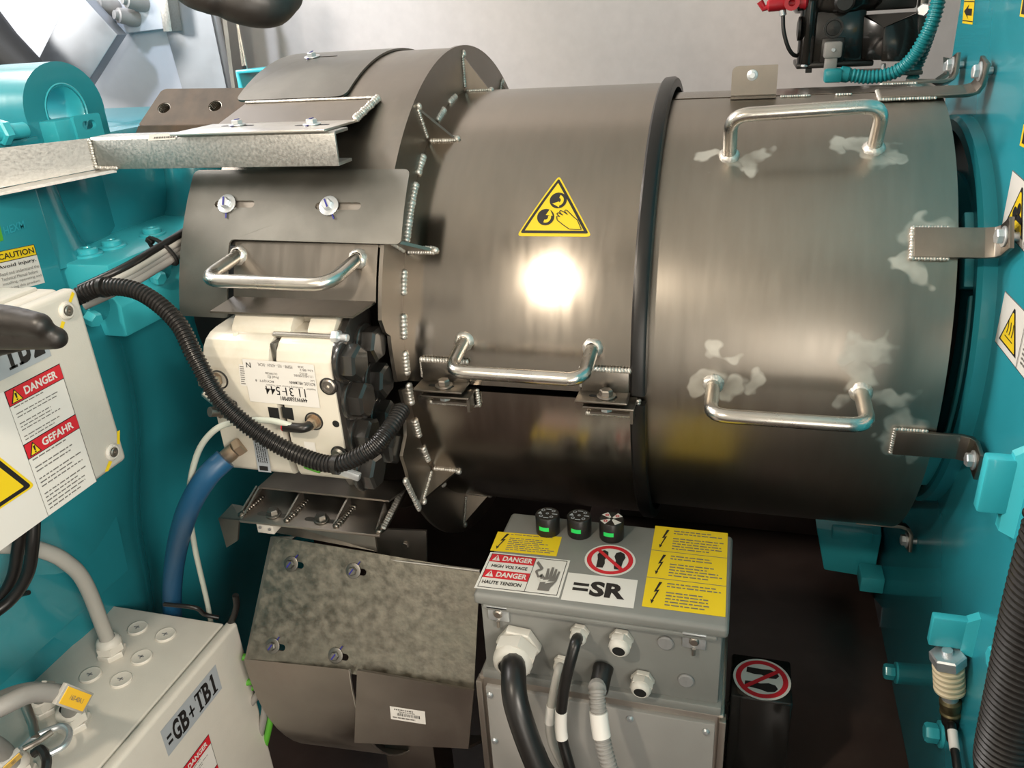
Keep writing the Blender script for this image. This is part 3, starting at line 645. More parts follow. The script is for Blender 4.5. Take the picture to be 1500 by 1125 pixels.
# rubber edging on the drum mouth
def edging(parent, a0, a1):
    mb = MB(); vv = []; fs = []; n = 70; pr = [(.307,RD-.006),(.307,RD+.004),(.310,RD+.0075),(.322,RD+.0085),(.326,RD+.006),(.327,RD-.006)]; k = len(pr)
    for i in range(n+1): vv += [cp(x, a0 + (a1-a0)*i/n, r) for x, r in pr]
    for i in range(n):
        for j in range(k): fs.append((i*k+j, i*k+(j+1) % k, (i+1)*k+(j+1) % k, (i+1)*k+j))
    fs += [tuple(range(k)), tuple(range(n*k, n*k+k))[::-1]]
    mk('edge_trim', mb.add(vv, fs), M['rubber'], parent, 40)
edging(ug, -.6, 178)
# lower half
lg = thing('lower_drum_guard', 'dark underside half of the left drum with lower flange, below the split line', 'machine guard', (0,0,-.4))
mk('drum_shell', MB().sheet(RD, .0, .313, -2.6, -178, .004, 90), M['drum'], lg, 20)
pts = [q(583,571), q(590,600), q(591,638), q(585,668), q(592,690)] + arc(0, RF, -24, -178, 50) + arc(0, RD-.001, -178, -2.6, 60)
mk('flange', MB().prism(pts, (.005,0,0)), M['steel'], lg, 20)
for e in (-31, -62, -92): gusset(lg, e)
for x, y in ((600,578),(611,628),(623,667),(643,718)): rootweld(lg, x, y)
edging(lg, -2.9, -178)
# split-line clamps
def clamp(x0, x1, wl):
    mb = MB().box((x0,-RD-.006,-.002),(x1,-RD+.001,.026),.001); mb.box((x0-.003,-RD-.036,-.004),(x1+.002,-RD-.002,-.001),.001); mk('clamp_tab', mb, M['steel'], ug)
    mk('weld_bead', MB().weld((x0,-RD-.003,.028),(x1,-RD-.003,.028),.0042,(0,-1,.4)).weld((x0-.001,-RD-.003,.004),(x0-.001,-RD-.003,.026),.003,(-.5,-1,0)), M['weld'], ug, 60)
    xm = (x0+x1)/2; mk('slot', MB().prism([(a, b, -.0008) for a, b in slot2(xm,-RD-.020,.030,.0028)], (0,0,.0003)), M['hole'], ug)
    hexbolt(ug, (xm+.004,-RD-.020,-.0006), Z, .0082, .0075, 'steel_d', 1.45, X)
    mb = MB().box((x0+.006,-RD-.034,-.013),(x1+.010,-RD+.002,-.0095),.001); mb.box((x0+.010,-RD-.0052,-.034),(x1+.008,-RD+.001,-.031)); mb.box((x1+.004,-RD-.026,-.034),(x1+.008,-RD,-.010)); mk('clamp_tab', mb, M['steel'], lg)
    mk('weld_bead', MB().weld((x0+.006,-RD,-.036),(x1+.012,-RD,-.036),.0036,(0,-1,-.3)).weld((x1+.012,-RD-.002,-.034),(x1+.012,-RD-.004,-.012),.0036,(.6,-1,0)), M['weld'], lg, 60)
    mk('nut', MB().hexn((xm+.004,-RD-.020,-.014), -Z, .0075, .007), M['zinc'], lg)
clamp(.030, .093, 0); clamp(.246, .306, 1)

# right-hand drum
cgl = V((.48,0,-.32)); cg = thing('coupling_guard', 'brushed steel right drum with two round-bar handles and bolted straps', 'machine guard', cgl)
R2 = .32
MD = mat('brushed_steel_right_drum', ST, .33, 1, .05, 14, (6,1,1), .0, 90, .025, dark=(.42,.36,.29), dscale=5, damt=.3)
hU = (cp(.409,54.7,R2), cp(.576,56.4,R2)); hL = (cp(.407,1.6,R2), cp(.576,1.6,R2))
pc = [(CY(x,y,R2)-cgl, r) for x, y, r in ((1046,236,.017),(1075,232,.019),(1108,222,.018),(1100,240,.016),(1228,212,.018),(1262,212,.022),(1308,222,.019),(1278,232,.018),(1328,335,.024),(1345,385,.018),(1362,325,.018),(1050,510,.016),(1028,568,.019),(1062,575,.022),(1095,555,.017),(1272,512,.020),(1262,548,.022),(1240,590,.018),(1305,585,.022),(1328,622,.024),(1318,655,.022),(1348,668,.018))]
add_patches(MD, pc, (.60,.57,.51), .50)
mk('drum_shell', MB().sheet(R2, .296, .663, -96, 81.5, .004, 90), MD, cg, 20)
mk('back_shell', MB().sheet(R2+.001, .296, .663, 81.9, 262, .004, 90), M['drum'], cg, 20)
handle(cg, *hU, cp(0,58,.061)); handle(cg, *hL, cp(0,-3,.078))
# top joint lug
mk('joint_lug', plate(Flat(1,-.052,(1,0,0),(0,0,1)), round2([(.404,.312),(.463,.312),(.463,.357),(.404,.357)],[0,0,.001,.009]), [], .003), M['steel'], cg)
mk('lug_foot', MB().hexa([cp(.404,79.5,R2+.001),cp(.463,79.5,R2+.001),cp(.463,81,R2+.001),cp(.404,81,R2+.001),cp(.404,79.5,R2+.004),cp(.463,79.5,R2+.004),cp(.463,81,R2+.004),cp(.404,81,R2+.004)]), M['steel'], cg)
hexbolt(cg, P(1102,110,1,-.0525), -Y, .0048, .004, 'zinc', 1.5)
mk('weld_bead', MB().weld(cp(.47,80.5,R2+.001), cp(.505,80.5,R2+.001), .003, Z).weld(cp(.54,80.5,R2+.001), cp(.556,80.5,R2+.001), .003, Z), M['weld'], cg, 60)
# straps to the generator wall
def strap(e, x0, up=1, wdeg=6.2, xb=.655):
    """flat strap welded on the drum, running out to the end wall and cranked away from the drum at its end"""
    n = cp(0,e,1); t = V((0, math.sin(math.radians(e)), math.cos(math.radians(e)))); r0 = R2 + .0015; hw = R2*math.radians(wdeg)/2; th = .005
    prof = [(x0, r0), (.690, r0), (.7015, r0+.004), (.706, r0+.013), (.706, r0+.040)]; prof2 = [(.701, r0+.040), (.701, r0+.014), (.697, r0+.0075), (.688, r0+th), (x0, r0+th)]
    mk('strap', MB().prism([V((x,0,0)) + n*r - t*hw for x, r in prof + prof2], t*2*hw, .0006), M['steel'], cg)
    mb = MB()
    for sg in (-1,1): mb.weld(V((x0,0,0)) + n*(r0+.001) + t*sg*hw, V((.652,0,0)) + n*(r0+.001) + t*sg*hw, .0034, n)
    mb.weld(V((x0-.001,0,0)) + n*(r0+.001) - t*hw, V((x0-.001,0,0)) + n*(r0+.001) + t*hw, .0038, n); mk('weld_bead', mb, M['weld'], cg, 60)
    p = V((.701,0,0)) + n*(r0+.026); hexbolt(cg, p, -X, .0085, .007, 'zinc', 1.35); mk('bolt_end', MB().cyl(V((.706,0,0)) + n*(r0+.026), V((.7149,0,0)) + n*(r0+.026), .005, 12, .0008), M['zinc'], cg)
strap(33, .617); strap(-9.5, .620); strap(78, .590); strap(-70, .625); strap(104, .61)

# inspection plate on the hood top
ip = thing('inspection_plate', 'thin curved plate with a slotted bolt on top of the hood', 'cover plate', cp(-.18,75,.40))
Fc = Curved(RH+.001); uvc = lambda x, e: (x, Fc.R*math.radians(e))
o_ = round2([uvc(-.272,60.6), uvc(-.100,60.6), uvc(-.097,130), uvc(-.272,130)], [.012,.016,.01,.01])
bx = Fc.uv(458,87)
mk('plate', plate(Fc, o_, [slot2(bx[0]+.020, bx[1], .038, .0035)], .003, .003), M['galv2'], ip, 25)
hexbolt(ip, Fc.xyz(*bx, .0032), cp(0,math.degrees(bx[1]/Fc.R),1), .0072, .0055, 'zinc', 1.7, X, 0, -Y)
# slotted cover plate below the channel
sp = thing('slotted_cover_plate', 'dull galvanised curved plate with two slotted bolts under the channel beam', 'cover plate', cp(-.13,35,.41))
Fs = Curved(.402); uvc = lambda x, e: (x, Fs.R*math.radians(e))
o_ = round2([uvc(-.286,13.9), uvc(-.212,13.8), uvc(-.212,28.3), uvc(.030,27.8), uvc(.029,41.6), uvc(-.284,42)], [.004,.006,.008,.008,.008,.010])
b1, b2 = Fs.uv(336,301), Fs.uv(485,304)
mk('plate', plate(Fs, o_, [slot2(b1[0]+.011,b1[1],.050,.0048), slot2(b2[0]+.012,b2[1],.054,.0048)], .003, .005), M['galv2'], sp, 25)
mk('backing_strip', MB().sheet(.4035, -.262, -.012, 32.4, 36.6, .002, 8), M['steel_d'], sp, 20)
for b_, mk_ in ((b1, (.1,0,-1)), (b2, (.45,0,-1))): hexbolt(sp, Fs.xyz(*b_, .0052), cp(0,math.degrees(b_[1]/Fs.R),1), .0075, .0065, 'zinc', 1.75, X, .3, mk_)
# access door with handle and drip lip
ad = thing('access_door', 'brushed steel access door with bent-bar handle and bottom lip above the caliper', 'access door', cp(-.1,18,.40))
Fd = Curved(.3985); uvc = lambda x, e: (x, Fd.R*math.radians(e))
mk('door_leaf', plate(Fd, [uvc(-.207,17.6), uvc(-.0035,17.6), uvc(-.0035,28), uvc(-.207,28)], [], .003, .0015), M['steel'], ad, 25)
mk('drip_lip', MB().prism([(-.208,-.380,.1225),(-.004,-.380,.1225),(-.013,-.428,.1195),(-.212,-.428,.1185)], (0,.0005,-.0028)), M['steel'], ad)
handle(ad, CY(349,374,.4), CY(524,379,.4), V((-.008,-.070,-.012)), .0085, .024)
# channel beam
cb = thing('channel_beam', 'galvanised channel beam bolted across the hood front with a small white sticker', 'beam', (-.2,-.33,.28))
prof = [(-.343,.2815),(-.343,.3195),(-.3405,.3225),(-.306,.3225),(-.306,.3185),(-.339,.3185),(-.339,.2855),(-.306,.2855),(-.306,.2815)]
mk('channel', MB().prism([(-.405,y,z) for y,z in prof], (.358,0,0), .0008), M['galv'], cb)
F = Flat(1,-.344,(1,0,0),(0,0,1))
mb = MB().prism([(-.405,-.343,.3215),(-.405,-.343,.2820),(-.47,-.395,.275),(-.503,-.44,.272),(-.503,-.44,.3215)], (-.0015,.004,0)); mb.prism([(-.375,-.3425,.2815),(-.405,-.3415,.2815),(-.503,-.430,.271),(-.503,-.475,.271),(-.47,-.452,.272)], (0,0,-.004)); mk('end_bracket', mb, M['galv'], cb)
mk('weld_bead', MB().weld((-.405,-.3445,.286),(-.404,-.3445,.319),.0035,-Y).weld((-.405,-.3445,.284),(-.372,-.3445,.283),.003,-Y), M['weld'], cb, 60)
a = P(92,254,2,.2725); mk('bracket_bolt', MB().hexn(a, Z, .011, .007).cyl(a, a+V((.0,.0,.009)), .006, 12), M['steel_d'], cb)
s = Sticker(Flat(1,-.3432,(1,0,0),(0,0,1))); s.frame((217,206),(257,204),(219,197)); s.rect('wht',0,0,1,1); s.up(); s.para('txt',.2,.25,.95,.6,1,.8); s.done('label', cb, 'small white sticker')
for x, y in ((348,184),(457,183)):
    p = P(x,y,2,Fz+.0002); mk('slot', MB().prism([V((a,b,Fz)) for a, b in slot2(p.x,p.y,.040,.004)], (0,0,.0003)), M['hole'], cb); hexbolt(cb, p+V((0,0,.0002)), Z, .0072, .0055, 'zinc', 1.6, X, .2, V((.1,-1,0)))

# ---- lower bracket under the caliper
lb = thing('lower_bracket', 'brushed steel bracket plate with slanted weld tabs under the caliper', 'bracket', (-.15,-.4,-.21))
mk('shelf', MB().prism([P(378,713,2,-.20), P(570,733,2,-.20), (-.028,-.29,-.20), (-.262,-.29,-.20)], (0,0,-.003)), M['steel_d'], lb)
zb = -.225; c_ = [P(350,762,2,zb), P(556,784,2,zb), P(592,702,2,zb), P(385,712,2,zb)]
mk('base_plate', MB().prism(c_, (0,0,-.004), .0006), M['steel_d'], lb)
mk('riser', MB().prism([P(352,760,2,zb+.001), c_[3], P(379,712,2,-.201)], (.003,0,0)), M['steel_d'], lb)
for (x0,y0,x1,y1) in ((354,754,383,728),(420,762,449,733),(492,770,518,742),(555,778,570,755)):
    a, b = P(x0,y0,2,zb+.002), P(x1,y1,2,zb+.002); mk('weld_tab', MB().weld(a, b, .006, Z), M['steel'], lb, 60)
    mk('rib', MB().prism([a+V((-.006,0,0)), b+V((-.006,0,0)), b+V((-.006,.0,.020))], (.003,0,0)), M['steel_d'], lb)
for x, y in ((401,754),(471,762)):
    p = P(x,y,2,zb+.0004); mk('slot', MB().prism([V((a,b,zb)) for a, b in slot2(p.x,p.y,.045,.005)], (0,0,.0004)), M['galv2'], lb); hexbolt(lb, p, Z, .009, .008, 'galv2', 1.3)
mk('flange_strut', MB().prism([P(588,704,2,-.215), P(597,716,2,-.215), P(566,772,2,-.222), P(555,780,2,-.222)], (0,0,-.005)), M['steel'], lb)
mk('weld_bead', MB().weld(P(592,712,2,-.213), P(562,772,2,-.220), .006, (.5,-.6,.6)), M['weld'], lb, 60); mk('weld_bead', MB().weld(P(594,704,0,.004), P(614,745,0,.004), .0055, X), M['weld'], lb, 60)
a = P(322,752,2,zb); b = P(352,762,2,zb); mk('end_tab', MB().prism([P(322,757,1,-.385), P(352,760,1,-.385), P(350,790,1,-.385), P(334,800,1,-.385)], (0,-.004,0)).prism([P(322,757,1,-.385), P(352,760,1,-.385), P(372,744,1,-.36), P(340,738,1,-.36)], (0,0,-.003)), M['galv2'], lb)
a = P(374,763,1,-.39); b = P(402,783,1,-.39); mk('hanger', MB().box((a.x,-.39,b.z),(b.x,-.36,a.z),.001), M['boxw'], lb)
for x, y in ((381,773),(395,776)): mk('screw', MB().cyl(P(x,y,1,-.39), P(x,y,1,-.393), .0022, 10), M['black'], lb)
# ---- lower shield
ls = thing('lower_shield', 'dull galvanised slanted shield sheet beside the grey box, frosted by wear', 'machine guard', (-.1,-.43,-.75))
TL, TR_, BL, BR = P(402,786,1,-.36), P(703,836,1,-.36), P(361,966,1,-.455), P(694,1012,1,-.455); FS = Slant(TL, TR_-TL, (BL-TL)*-1 - (TR_-TL).normalized()*((BL-TL)*-1).dot((TR_-TL).normalized()))
uv = FS.uv; dz = V((0,.004,-.003))
L1 = [uv(402,786), uv(703,836), uv(694,1012), uv(361,966)]
bs = [uv(427,826), uv(518,836), uv(400,946), uv(492,960)]
mk('slant_sheet', plate(FS, L1, [slot2(c[0]+.006, c[1], .02, .005) for c in bs], .003, 0), M['frost'], ls)
mk('back_sheet', plate(FS, [uv(396,786), uv(432,786), uv(420,795), uv(376,968), uv(358,966)], [], .006, -.001), M['steel'], ls)
for i, c in enumerate(bs): hexbolt(ls, FS.xyz(*c, .0006), FS.n, .0068, .0055, 'galv2', 1.75, FS.u, .4*i, FS.v + FS.u*.6)
mk('top_flange', MB().prism([P(403,780,1,-.345), P(552,808,1,-.345), P(549,785,1,-.335), P(408,765,1,-.335)], (0,.004,0)), M['steel'], ls)
mk('top_edge', MB().tube([P(411,800,1,-.3605), P(703,836,1,-.3615)], .0022, 8), M['edge'], ls)
mk('back_plate', MB().prism([P(552,818,1,-.30), P(625,829,1,-.30), P(624,778,1,-.30), P(550,775,1,-.30)], (0,.004,0)), M['steel_d'], ls); mk('screw', MB().hexn(P(594,798,1,-.30), -Y, .006, .004), M['steel_d'], ls)
# front skirt and the darker wrap to its left
E1 = [P(523,982,1,-.456), P(694,1012,1,-.456), P(686,1097,1,-.456), P(519,1088,1,-.456)]
mk('front_skirt', MB().prism(E1, (0,.004,0)), M['steel_d'], ls)
mk('skirt_return', MB().prism([E1[3], E1[2], E1[2]+V((0,.10,-.09)), E1[3]+V((0,.10,-.09))], (0,.003,.003)), M['steel_d'], ls)
vv = []; n = 14
for i in range(n+1):
    t_ = i/n*math.radians(78); y = -.455 + .30*(1-math.cos(t_)); z0 = -.36*math.sin(t_)
    vv += [BL + V((-.005, y+.455, z0*1.1)), P(512,981,1,-.455) + V((-.012*math.sin(t_*2), y+.455, z0*1.1))]
mk('curved_wrap', MB().add(vv, [(2*i,2*i+1,2*i+3,2*i+2) for i in range(n)]), M['steel_d'], ls, 40)
mk('wrap_edge', MB().tube(vv[1::2], .0016, 6), M['edge'], ls)
mk('shield_post', MB().box((-.15,-.30,-1.12),(-.05,-.22,-.60),.004), M['steel_d'], ls)
s = Sticker(Flat(1,-.4562,(1,0,0),(0,0,1))); s.frame((573,1053),(624,1061),(571,1034)); s.rect('wht',0,0,1,1); s.up(); s.para('txt',.12,.74,.9,.9,1,.6); s.para('txt',.25,.62,.75,.72,1,.6); x = .2
while x < .85: wd = .006 + .02*random.random(); s.rect('blk',x,.36,x+wd,.58); x += wd + .008 + .016*random.random()
s.para('txt',.06,.12,.94,.28,1,.6); s.done('barcode_label', ls, 'small white barcode label')
# ================================================================ BRAKE CALIPER
FY = -.46; fc = Flat(1, FY, (1,0,0), (0,0,1))
ca = thing('brake_caliper', 'cream enamel brake caliper with black hex bolts and an upside-down white label', 'brake caliper', (-.11,-.42,-.11))
def yzprism(x0, x1, poly, r, bev=.004):
    return MB().prism([(x0,a,b) for a,b in round2(poly, r, 5)], (x1-x0,0,0), bev)
xl, xm, xr = P(305,560,1,FY).x, P(404,560,1,FY).x, -.034
H1, H0 = .094, -.100
body = [(-.375,H0),(FY+.006,H0),(FY,H0+.03),(FY,H1),(-.375,H1+.004)]; rr = [0,.03,.05,.045,0]
mk('caliper_half', yzprism(xl, xm-.005, body, rr), M['cream'], ca, 40)
mk('caliper_half', yzprism(xm+.005, xr, body, rr), M['cream'], ca, 40)
mk('joint_spacer', yzprism(xm-.006, xm+.006, [(-.375,H0+.008),(FY+.012,H0+.008),(FY+.012,H1-.010),(-.375,H1-.01)], [0,.025,.035,0]), M['rubber'], ca)
mk('joint_ring', MB().box((xm-.004,FY+.008,.045),(xm+.0045,FY+.05,H1-.005),.002), M['galv2'], ca)
up = [(-.37,.08),(-.432,.08),(-.432,.098),(-.414,.115),(-.37,.115)]
a, b = P(347,480,1,-.42).x, P(440,480,1,-.42).x; mk('upper_arm', yzprism(a, b-.008, up, .006), M['cream'], ca, 40)
a2, b2 = P(452,480,1,-.42).x, -.040; mk('upper_arm', yzprism(a2+.004, b2, up, .006), M['cream'], ca, 40)
mk('arm_web', MB().box((b-.03,-.395,.08),(a2+.02,-.372,.108),.003), M['cream'], ca)
p = P(402,490,1,-.435); q_ = P(488,494,1,-.435); mk('tie_rod', MB().cyl(p, q_, .0042, 14), M['rod'], ca); mk('nut', MB().hexn(q_, X, .0092, .010).cyl(q_+V((.009,0,0)), q_+V((.020,0,0)), .005, 12, .001), M['zinc'], ca)
p = P(352,495,1,-.435); mk('nut', MB().hexn(p, -X, .008, .008), M['cream'], ca)
# gusset-like shoulder by the bolts and black backing plate
mk('backing_plate', yzprism(-.036, -.027, [(-.352,H0+.004),(FY+.003,H0+.004),(FY+.002,H1-.012),(-.39,H1+.026),(-.352,H1+.026)], [.004,.02,.02,.01,.004], .002), M['boltk'], ca)
for i, (x, y) in enumerate(((517,531),(528,585),(537,637),(544,690),(545,504),(557,557),(565,610),(571,656))):
    p = P(x,y,0,-.014); p.x = -.027; mk('washer', MB().lathe([(.0262,0),(.0268,.001),(.0268,.0045),(.0255,.0055),(.01,.0055)], p, X, 30), M['boltk'], ca)
    mk('bolt', MB().lathe([(.0215,0),(.0232,.003),(.0232,.0165),(.0192,.0195),(0,.0195)], p + V((.005,0,0)), X, 6, .35 + .17*i, Y), M['boltk'], ca, 30)
# ports, plugs, fittings on the front face
def port(x, y, r, mk_='rod'):
    p = P(x,y,1,FY-.0002); mk('port_ring', MB().lathe([(r,-.004),(r,.0006),(r*.86,.0012),(r*.80,-.002),(r*.80,-.004)], p, -Y, 28, caps=False), M['boltk'], ca); return p
p = port(481,566,.0115); mk('screw_plug', MB().lathe([(.0095,-.004),(.0095,.001),(.0078,.0022),(.0062,.0022),(.0058,.0012),(.0022,.0012),(.0018,-.002),(0,-.002)], p, -Y, 28), M['steel_d'], ca)
p = P(492,621,1,FY-.0003); mk('tapped_hole', MB().lathe([(.0048,0),(.0042,.0006),(.0,.0007)], p, -Y, 18), M['hole'], ca)
p = port(460,617,.0125); mk('port_floor', MB().lathe([(.0098,0),(.0098,.0008),(0,.0008)], p, -Y, 24), M['brass'], ca)
mk('elbow_nut', MB().hexn(p, -Y, .008, .012), M['brass'], ca)
mk('elbow_fitting', MB().tube(fillet([p+V((0,-.008,0)), p+V((0,-.020,0)), p+V((-.030,-.020,.0))], .010), .0062, 14), M['black'], ca)
mk('release_ring', MB().cyl(p+V((-.0295,-.020,0)), p+V((-.0325,-.020,0)), .0058, 16, .0006), M['red'], ca)
for x, y, dx in ((321,556,-1),(329,600,-.5)):
    p = port(x,y,.013); mk('hose_stub', MB().hexn(p, (dx*.5,-1,.2), .0095, .012).tube([p+V((dx*.004,-.010,.002)), p+V((dx*.014,-.020,.006))], .0065, 12), M['brass' if y < 580 else 'steel_d'], ca)
a = P(300,572,1,-.47); mk('bleed_screw', MB().cyl(a, a+V((.018,0,-.016)), .008, 12, .002), M['rod'], ca); mk('bleed_hose', MB().cyl(a+V((.013,.0,-.010)), a+V((.034,.004,-.026)), .0095, 12, .002), M['rubber'], ca)
p = port(497,665,.0115); mk('screw_plug', MB().lathe([(.0095,-.003),(.0095,.004),(.007,.006),(0,.006)], p, -Y, 24), M['galv2'], ca)
a = P(345,658,1,FY-.004); mk('hose_fitting', MB().hexn(a+V((.01,.004,.006)), (-.75,-.45,-.45), .0125, .012).tube([a, a+V((-.022,-.012,-.017))], .0105, 14).tube([a+V((-.018,-.010,-.014)), a+V((-.034,-.016,-.030))], .0128, 14), M['brass'], ca)
# recess between the halves under the label
for x0, x1 in ((392,407),(412,428)): mk('recess', MB().prism([P(x0,596,1,FY-.0004), P(x1,598,1,FY-.0004), P(x1+3,616,1,FY-.0004), P(x0+3,612,1,FY-.0004)], (0,.0006,0)), M['hole'], ca)
# labels
s = Sticker(fc); s.h = .0008; s.frame((352,531),(361,530),(353,563)); s.frame((353,564),(363,565),(350,533)); s.rect('wht',0,0,1,1); s.up(); s.para('txt',.15,.05,.9,.95,9,.5); s.done('strip_label', ca, 'narrow white strip label with small print')
s = Sticker(fc); s.h = .0014; s.frame((460,533.5),(355.5,525),(469.5,597)); s.rect('wht',0,0,1,1); s.up(.0004)
T = s.text
T('blk','449W3580P001',.16,.80,.54,.90,.02); T('blk','11 31 544',.17,.58,.74,.78,.004); s.rect('blk',.44,.675,.50,.69)
T('txt','Supplier:',.02,.545,.15,.60,.0); T('txt','Luneburg Power and Transm.',.2,.53,.72,.58,0); T('blk','RCV.LOC: HELLMANN',.02,.42,.37,.49,.006); T('blk','RCV.QTY:  8',.60,.44,.86,.50,.006)
T('txt','Loc:',.02,.355,.08,.405,.0); T('txt','111 HELLMANN',.03,.25,.29,.31,.0); T('txt','Prod ID:',.52,.335,.68,.40,.006); T('txt','DU74M286',.53,.26,.70,.31,0); T('txt','40 KG',.10,.20,.21,.25,0); T('txt','Lbs 88.2',.02,.12,.20,.17,.006); T('txt','24.08',.14,.05,.22,.10,0); T('txt','P5998 - 103 - 42524 - RCAL',.30,.06,.79,.13,.002); T('blk','N',.89,.07,.955,.19,.01)
s.done('delivery_label', ca, 'white delivery label, upside down, handwritten number')
s = Sticker(fc); s.h = .0008; s.frame((379,690),(398,692),(369,634)); s.rect('grl',0,0,1,1); s.up(); s.frame((398,692),(388,636),(379,690)); s.para('blk',.25,.1,.97,.9,5,.4); s.rect('blk',.04,.2,.16,.85); s.done('type_plate', ca, 'grey type plate')
s = Sticker(fc); s.h = .0008; s.frame((448,660),(464,662),(445,646)); s.rect('wht',0,0,1,1); s.done('blank_label', ca)

# ================================================================ SR BOX
LZ = -.196; LX0, LX1, LY0, LY1 = .1425, .4425, -.521, -.342
lf = Flat(2, LZ, (1,0,0), (0,1,0))
sb = thing('sr_cabinet', 'grey polyester box marked SR with yellow warning labels, on a pedestal', 'electrical box', (.29,-.43,-.61))
mk('lid', MB().box((LX0,LY0,LZ-.017),(LX1,LY1,LZ),.0055,3).box((LX0+.012,LY0-.001,LZ-.021),(LX1-.012,LY1+.004,LZ-.014),.002), M['grey'], sb)
mk('box_body', MB().box((LX0+.006,LY0+.008,-.32),(LX1-.006,LY1-.004,LZ-.014),.004), M['grey'], sb)
BY = LY0+.008
mk('body_foot', MB().box((LX0+.002,LY0+.002,-.332),(LX1-.002,LY1,-.318),.003), M['grey'], sb)
mk('pedestal', MB().box((LX0-.004,LY0+.004,-.61),(LX1+.002,LY1+.006,-.331),.003), M['steel_d'], sb)
mk('pedestal_door', MB().box((LX0+.006,LY0-.002,-.605),(LX1-.008,LY0+.006,-.342),.002), M['greyp'], sb)
mk('pedestal_edge', MB().box((LX0-.006,LY0-.003,-.608),(LX0+.002,LY0+.012,-.335),.001), M['steel_d'], sb); mk('pedestal_edge', MB().box((LX1-.004,LY0-.003,-.608),(LX1+.004,LY0+.012,-.335),.001), M['steel_d'], sb)
for x, y in ((718,1017),(725,1084),(923,1052),(1034,1071),(1020,1132)): p = P(x,y,1,LY0-.002); mk('screw', MB().lathe([(.0042,0),(.0046,.0015),(.003,.004),(0,.0045)], p, -Y, 14), M['zinc'], sb)
for x, y in ((730,897),(1017,937)):
    p = P(x,y,1,BY-.003); mb = MB().box((p.x-.0135,BY-.004,p.z-.013),(p.x+.0135,BY,p.z+.012),.0015).box((p.x-.0135,BY-.009,p.z+.009),(p.x+.0135,BY-.001,p.z+.013),.001)
    l_ = mk('latch', mb, M['zinc'], sb); mk('latch_screw', MB().lathe([(.0055,0),(.0058,.002),(.004,.0035),(.0,.0035)], (p.x,BY-.004,p.z-.001), -Y, 14).cyl((p.x,BY-.006,p.z-.020),(p.x,BY-.006,p.z-.011),.0022,8), M['steel_d'], l_)
for x, y in ((975,941),(1005,996)):
    p = P(x,y,1,BY-.0005); mk('blanking_plug', MB().lathe([(.0095,0),(.0095,.002),(.008,.0032),(0,.0032)], p, -Y, 24).box(p+V((-.0008,-.0036,-.005)), p+V((.0008,-.003,.005))), M['plug'], sb)
def gland(parent, p, r, ax=-Y, hole=True, m_='gland', ln=1.0):
    p, ax = V(p), V(ax).normalized(); gl = mk('cable_gland', MB().lathe([(r*1.12,0),(r*1.15,r*.08),(r*1.15,r*.42),(r*1.08,r*.5)], p, ax, 6, .2).lathe([(r*.9,r*.4),(r*.9,r*.6)], p, ax, 20).lathe([(r*1.10,r*.55),(r*1.12,r*.65),(r*1.12,r*1.25*ln)], p, ax, 6, .5).lathe([(r*1.0,r*1.2*ln),(r*.98,r*1.45*ln),(r*.86,r*1.7*ln),(r*.66,r*1.82*ln),(r*.60,r*1.80*ln),(r*.60,r*1.6*ln)], p, ax, 24), M[m_], parent)
    mk('gland_bore', MB().lathe([(r*.605,r*1.79*ln),(r*.60,r*1.805*ln),(0,r*1.806*ln)], p, ax, 20), M['hole'], gl); return p + ax*r*1.75*ln
gb_ = lambda x, y: P(x,y,1,BY-.0002)
e_big = gland(sb, gb_(762,938), .0245, (-.03,-1,-.12)); e_s1 = gland(sb, gb_(850,922), .0100, (-.02,-1,-.2)); e_s2 = gland(sb, gb_(824,966), .0088, (-.05,-1,-.25))
gland(sb, gb_(911,932), .0125, (-.03,-1,-.15)); gland(sb, gb_(942,992), .0125, (-.04,-1,-.15))
e_c = gb_(884,977); mk('conduit_connector', MB().lathe([(.0125,0),(.0125,.006),(.0118,.008),(.0118,.030),(.0095,.034)], e_c, (-.05,-1,-.35), 24), M['rubber'], sb)
def cable(name, px, r, m_, label, cat='cable', start=None, n=12, group=None, sub=10, end=None):
    pts = ([start] if start is not None else []) + [P(x,y,1,d) for x, y, d in px] + ([V(end)] if end else []); c = spline(pts, sub)
    return solo(name, MB().tube(c, r, n), M[m_], label, cat, pts[-1], group, 60), c
def band(parent, c, i0, i1, r, m_, name='marker_sleeve'):
    k = len(c); mk(name, MB().tube(c[int(k*i0):max(int(k*i1), int(k*i0)+2)], r, 14), M[m_], parent, 60)
cable('power_cable', [(752,985,-.575),(757,1035,-.605),(790,1125,-.625),(835,1200,-.63)], .0150, 'rubber', 'thick black power cable hanging from the large gland of the grey SR box', start=e_big + V((0,.012,0)), end=(.27,-.65,-.592))
o, c = cable('control_cable', [(842,945,-.56),(826,1010,-.575),(822,1070,-.58),(835,1125,-.59),(850,1180,-.59)], .0066, 'rubber', 'thin black cable with white marker sleeve below the SR box glands', start=e_s1 + V((0,.006,.001)), end=(.285,-.60,-.60)); band(o, c, .42, .55, .0072, 'wht')
o, c = cable('control_cable', [(818,985,-.55),(806,1045,-.565),(808,1085,-.57),(826,1125,-.58),(850,1180,-.585)], .0056, 'cablel', 'thin light grey cable left of the thin black one below the SR box', start=e_s2 + V((0,.006,.001)), end=(.30,-.575,-.60)); band(o, c, .30, .40, .0062, 'wht')
cpts = [e_c + V((-.001,-.028,-.010)), P(874,1010,1,-.565), P(880,1070,1,-.585), P(893,1125,1,-.60), P(915,1190,1,-.61), V((.33,-.63,-.597))]
o = solo('flexible_conduit', ribbed(cpts, .0098, .0048, .0014), M['cable'], 'grey corrugated conduit with white sleeve hanging from the SR box', 'conduit', cpts[-1], None, 30); cc = spline(cpts, 12); band(o, cc, .32, .45, .0106, 'wht')
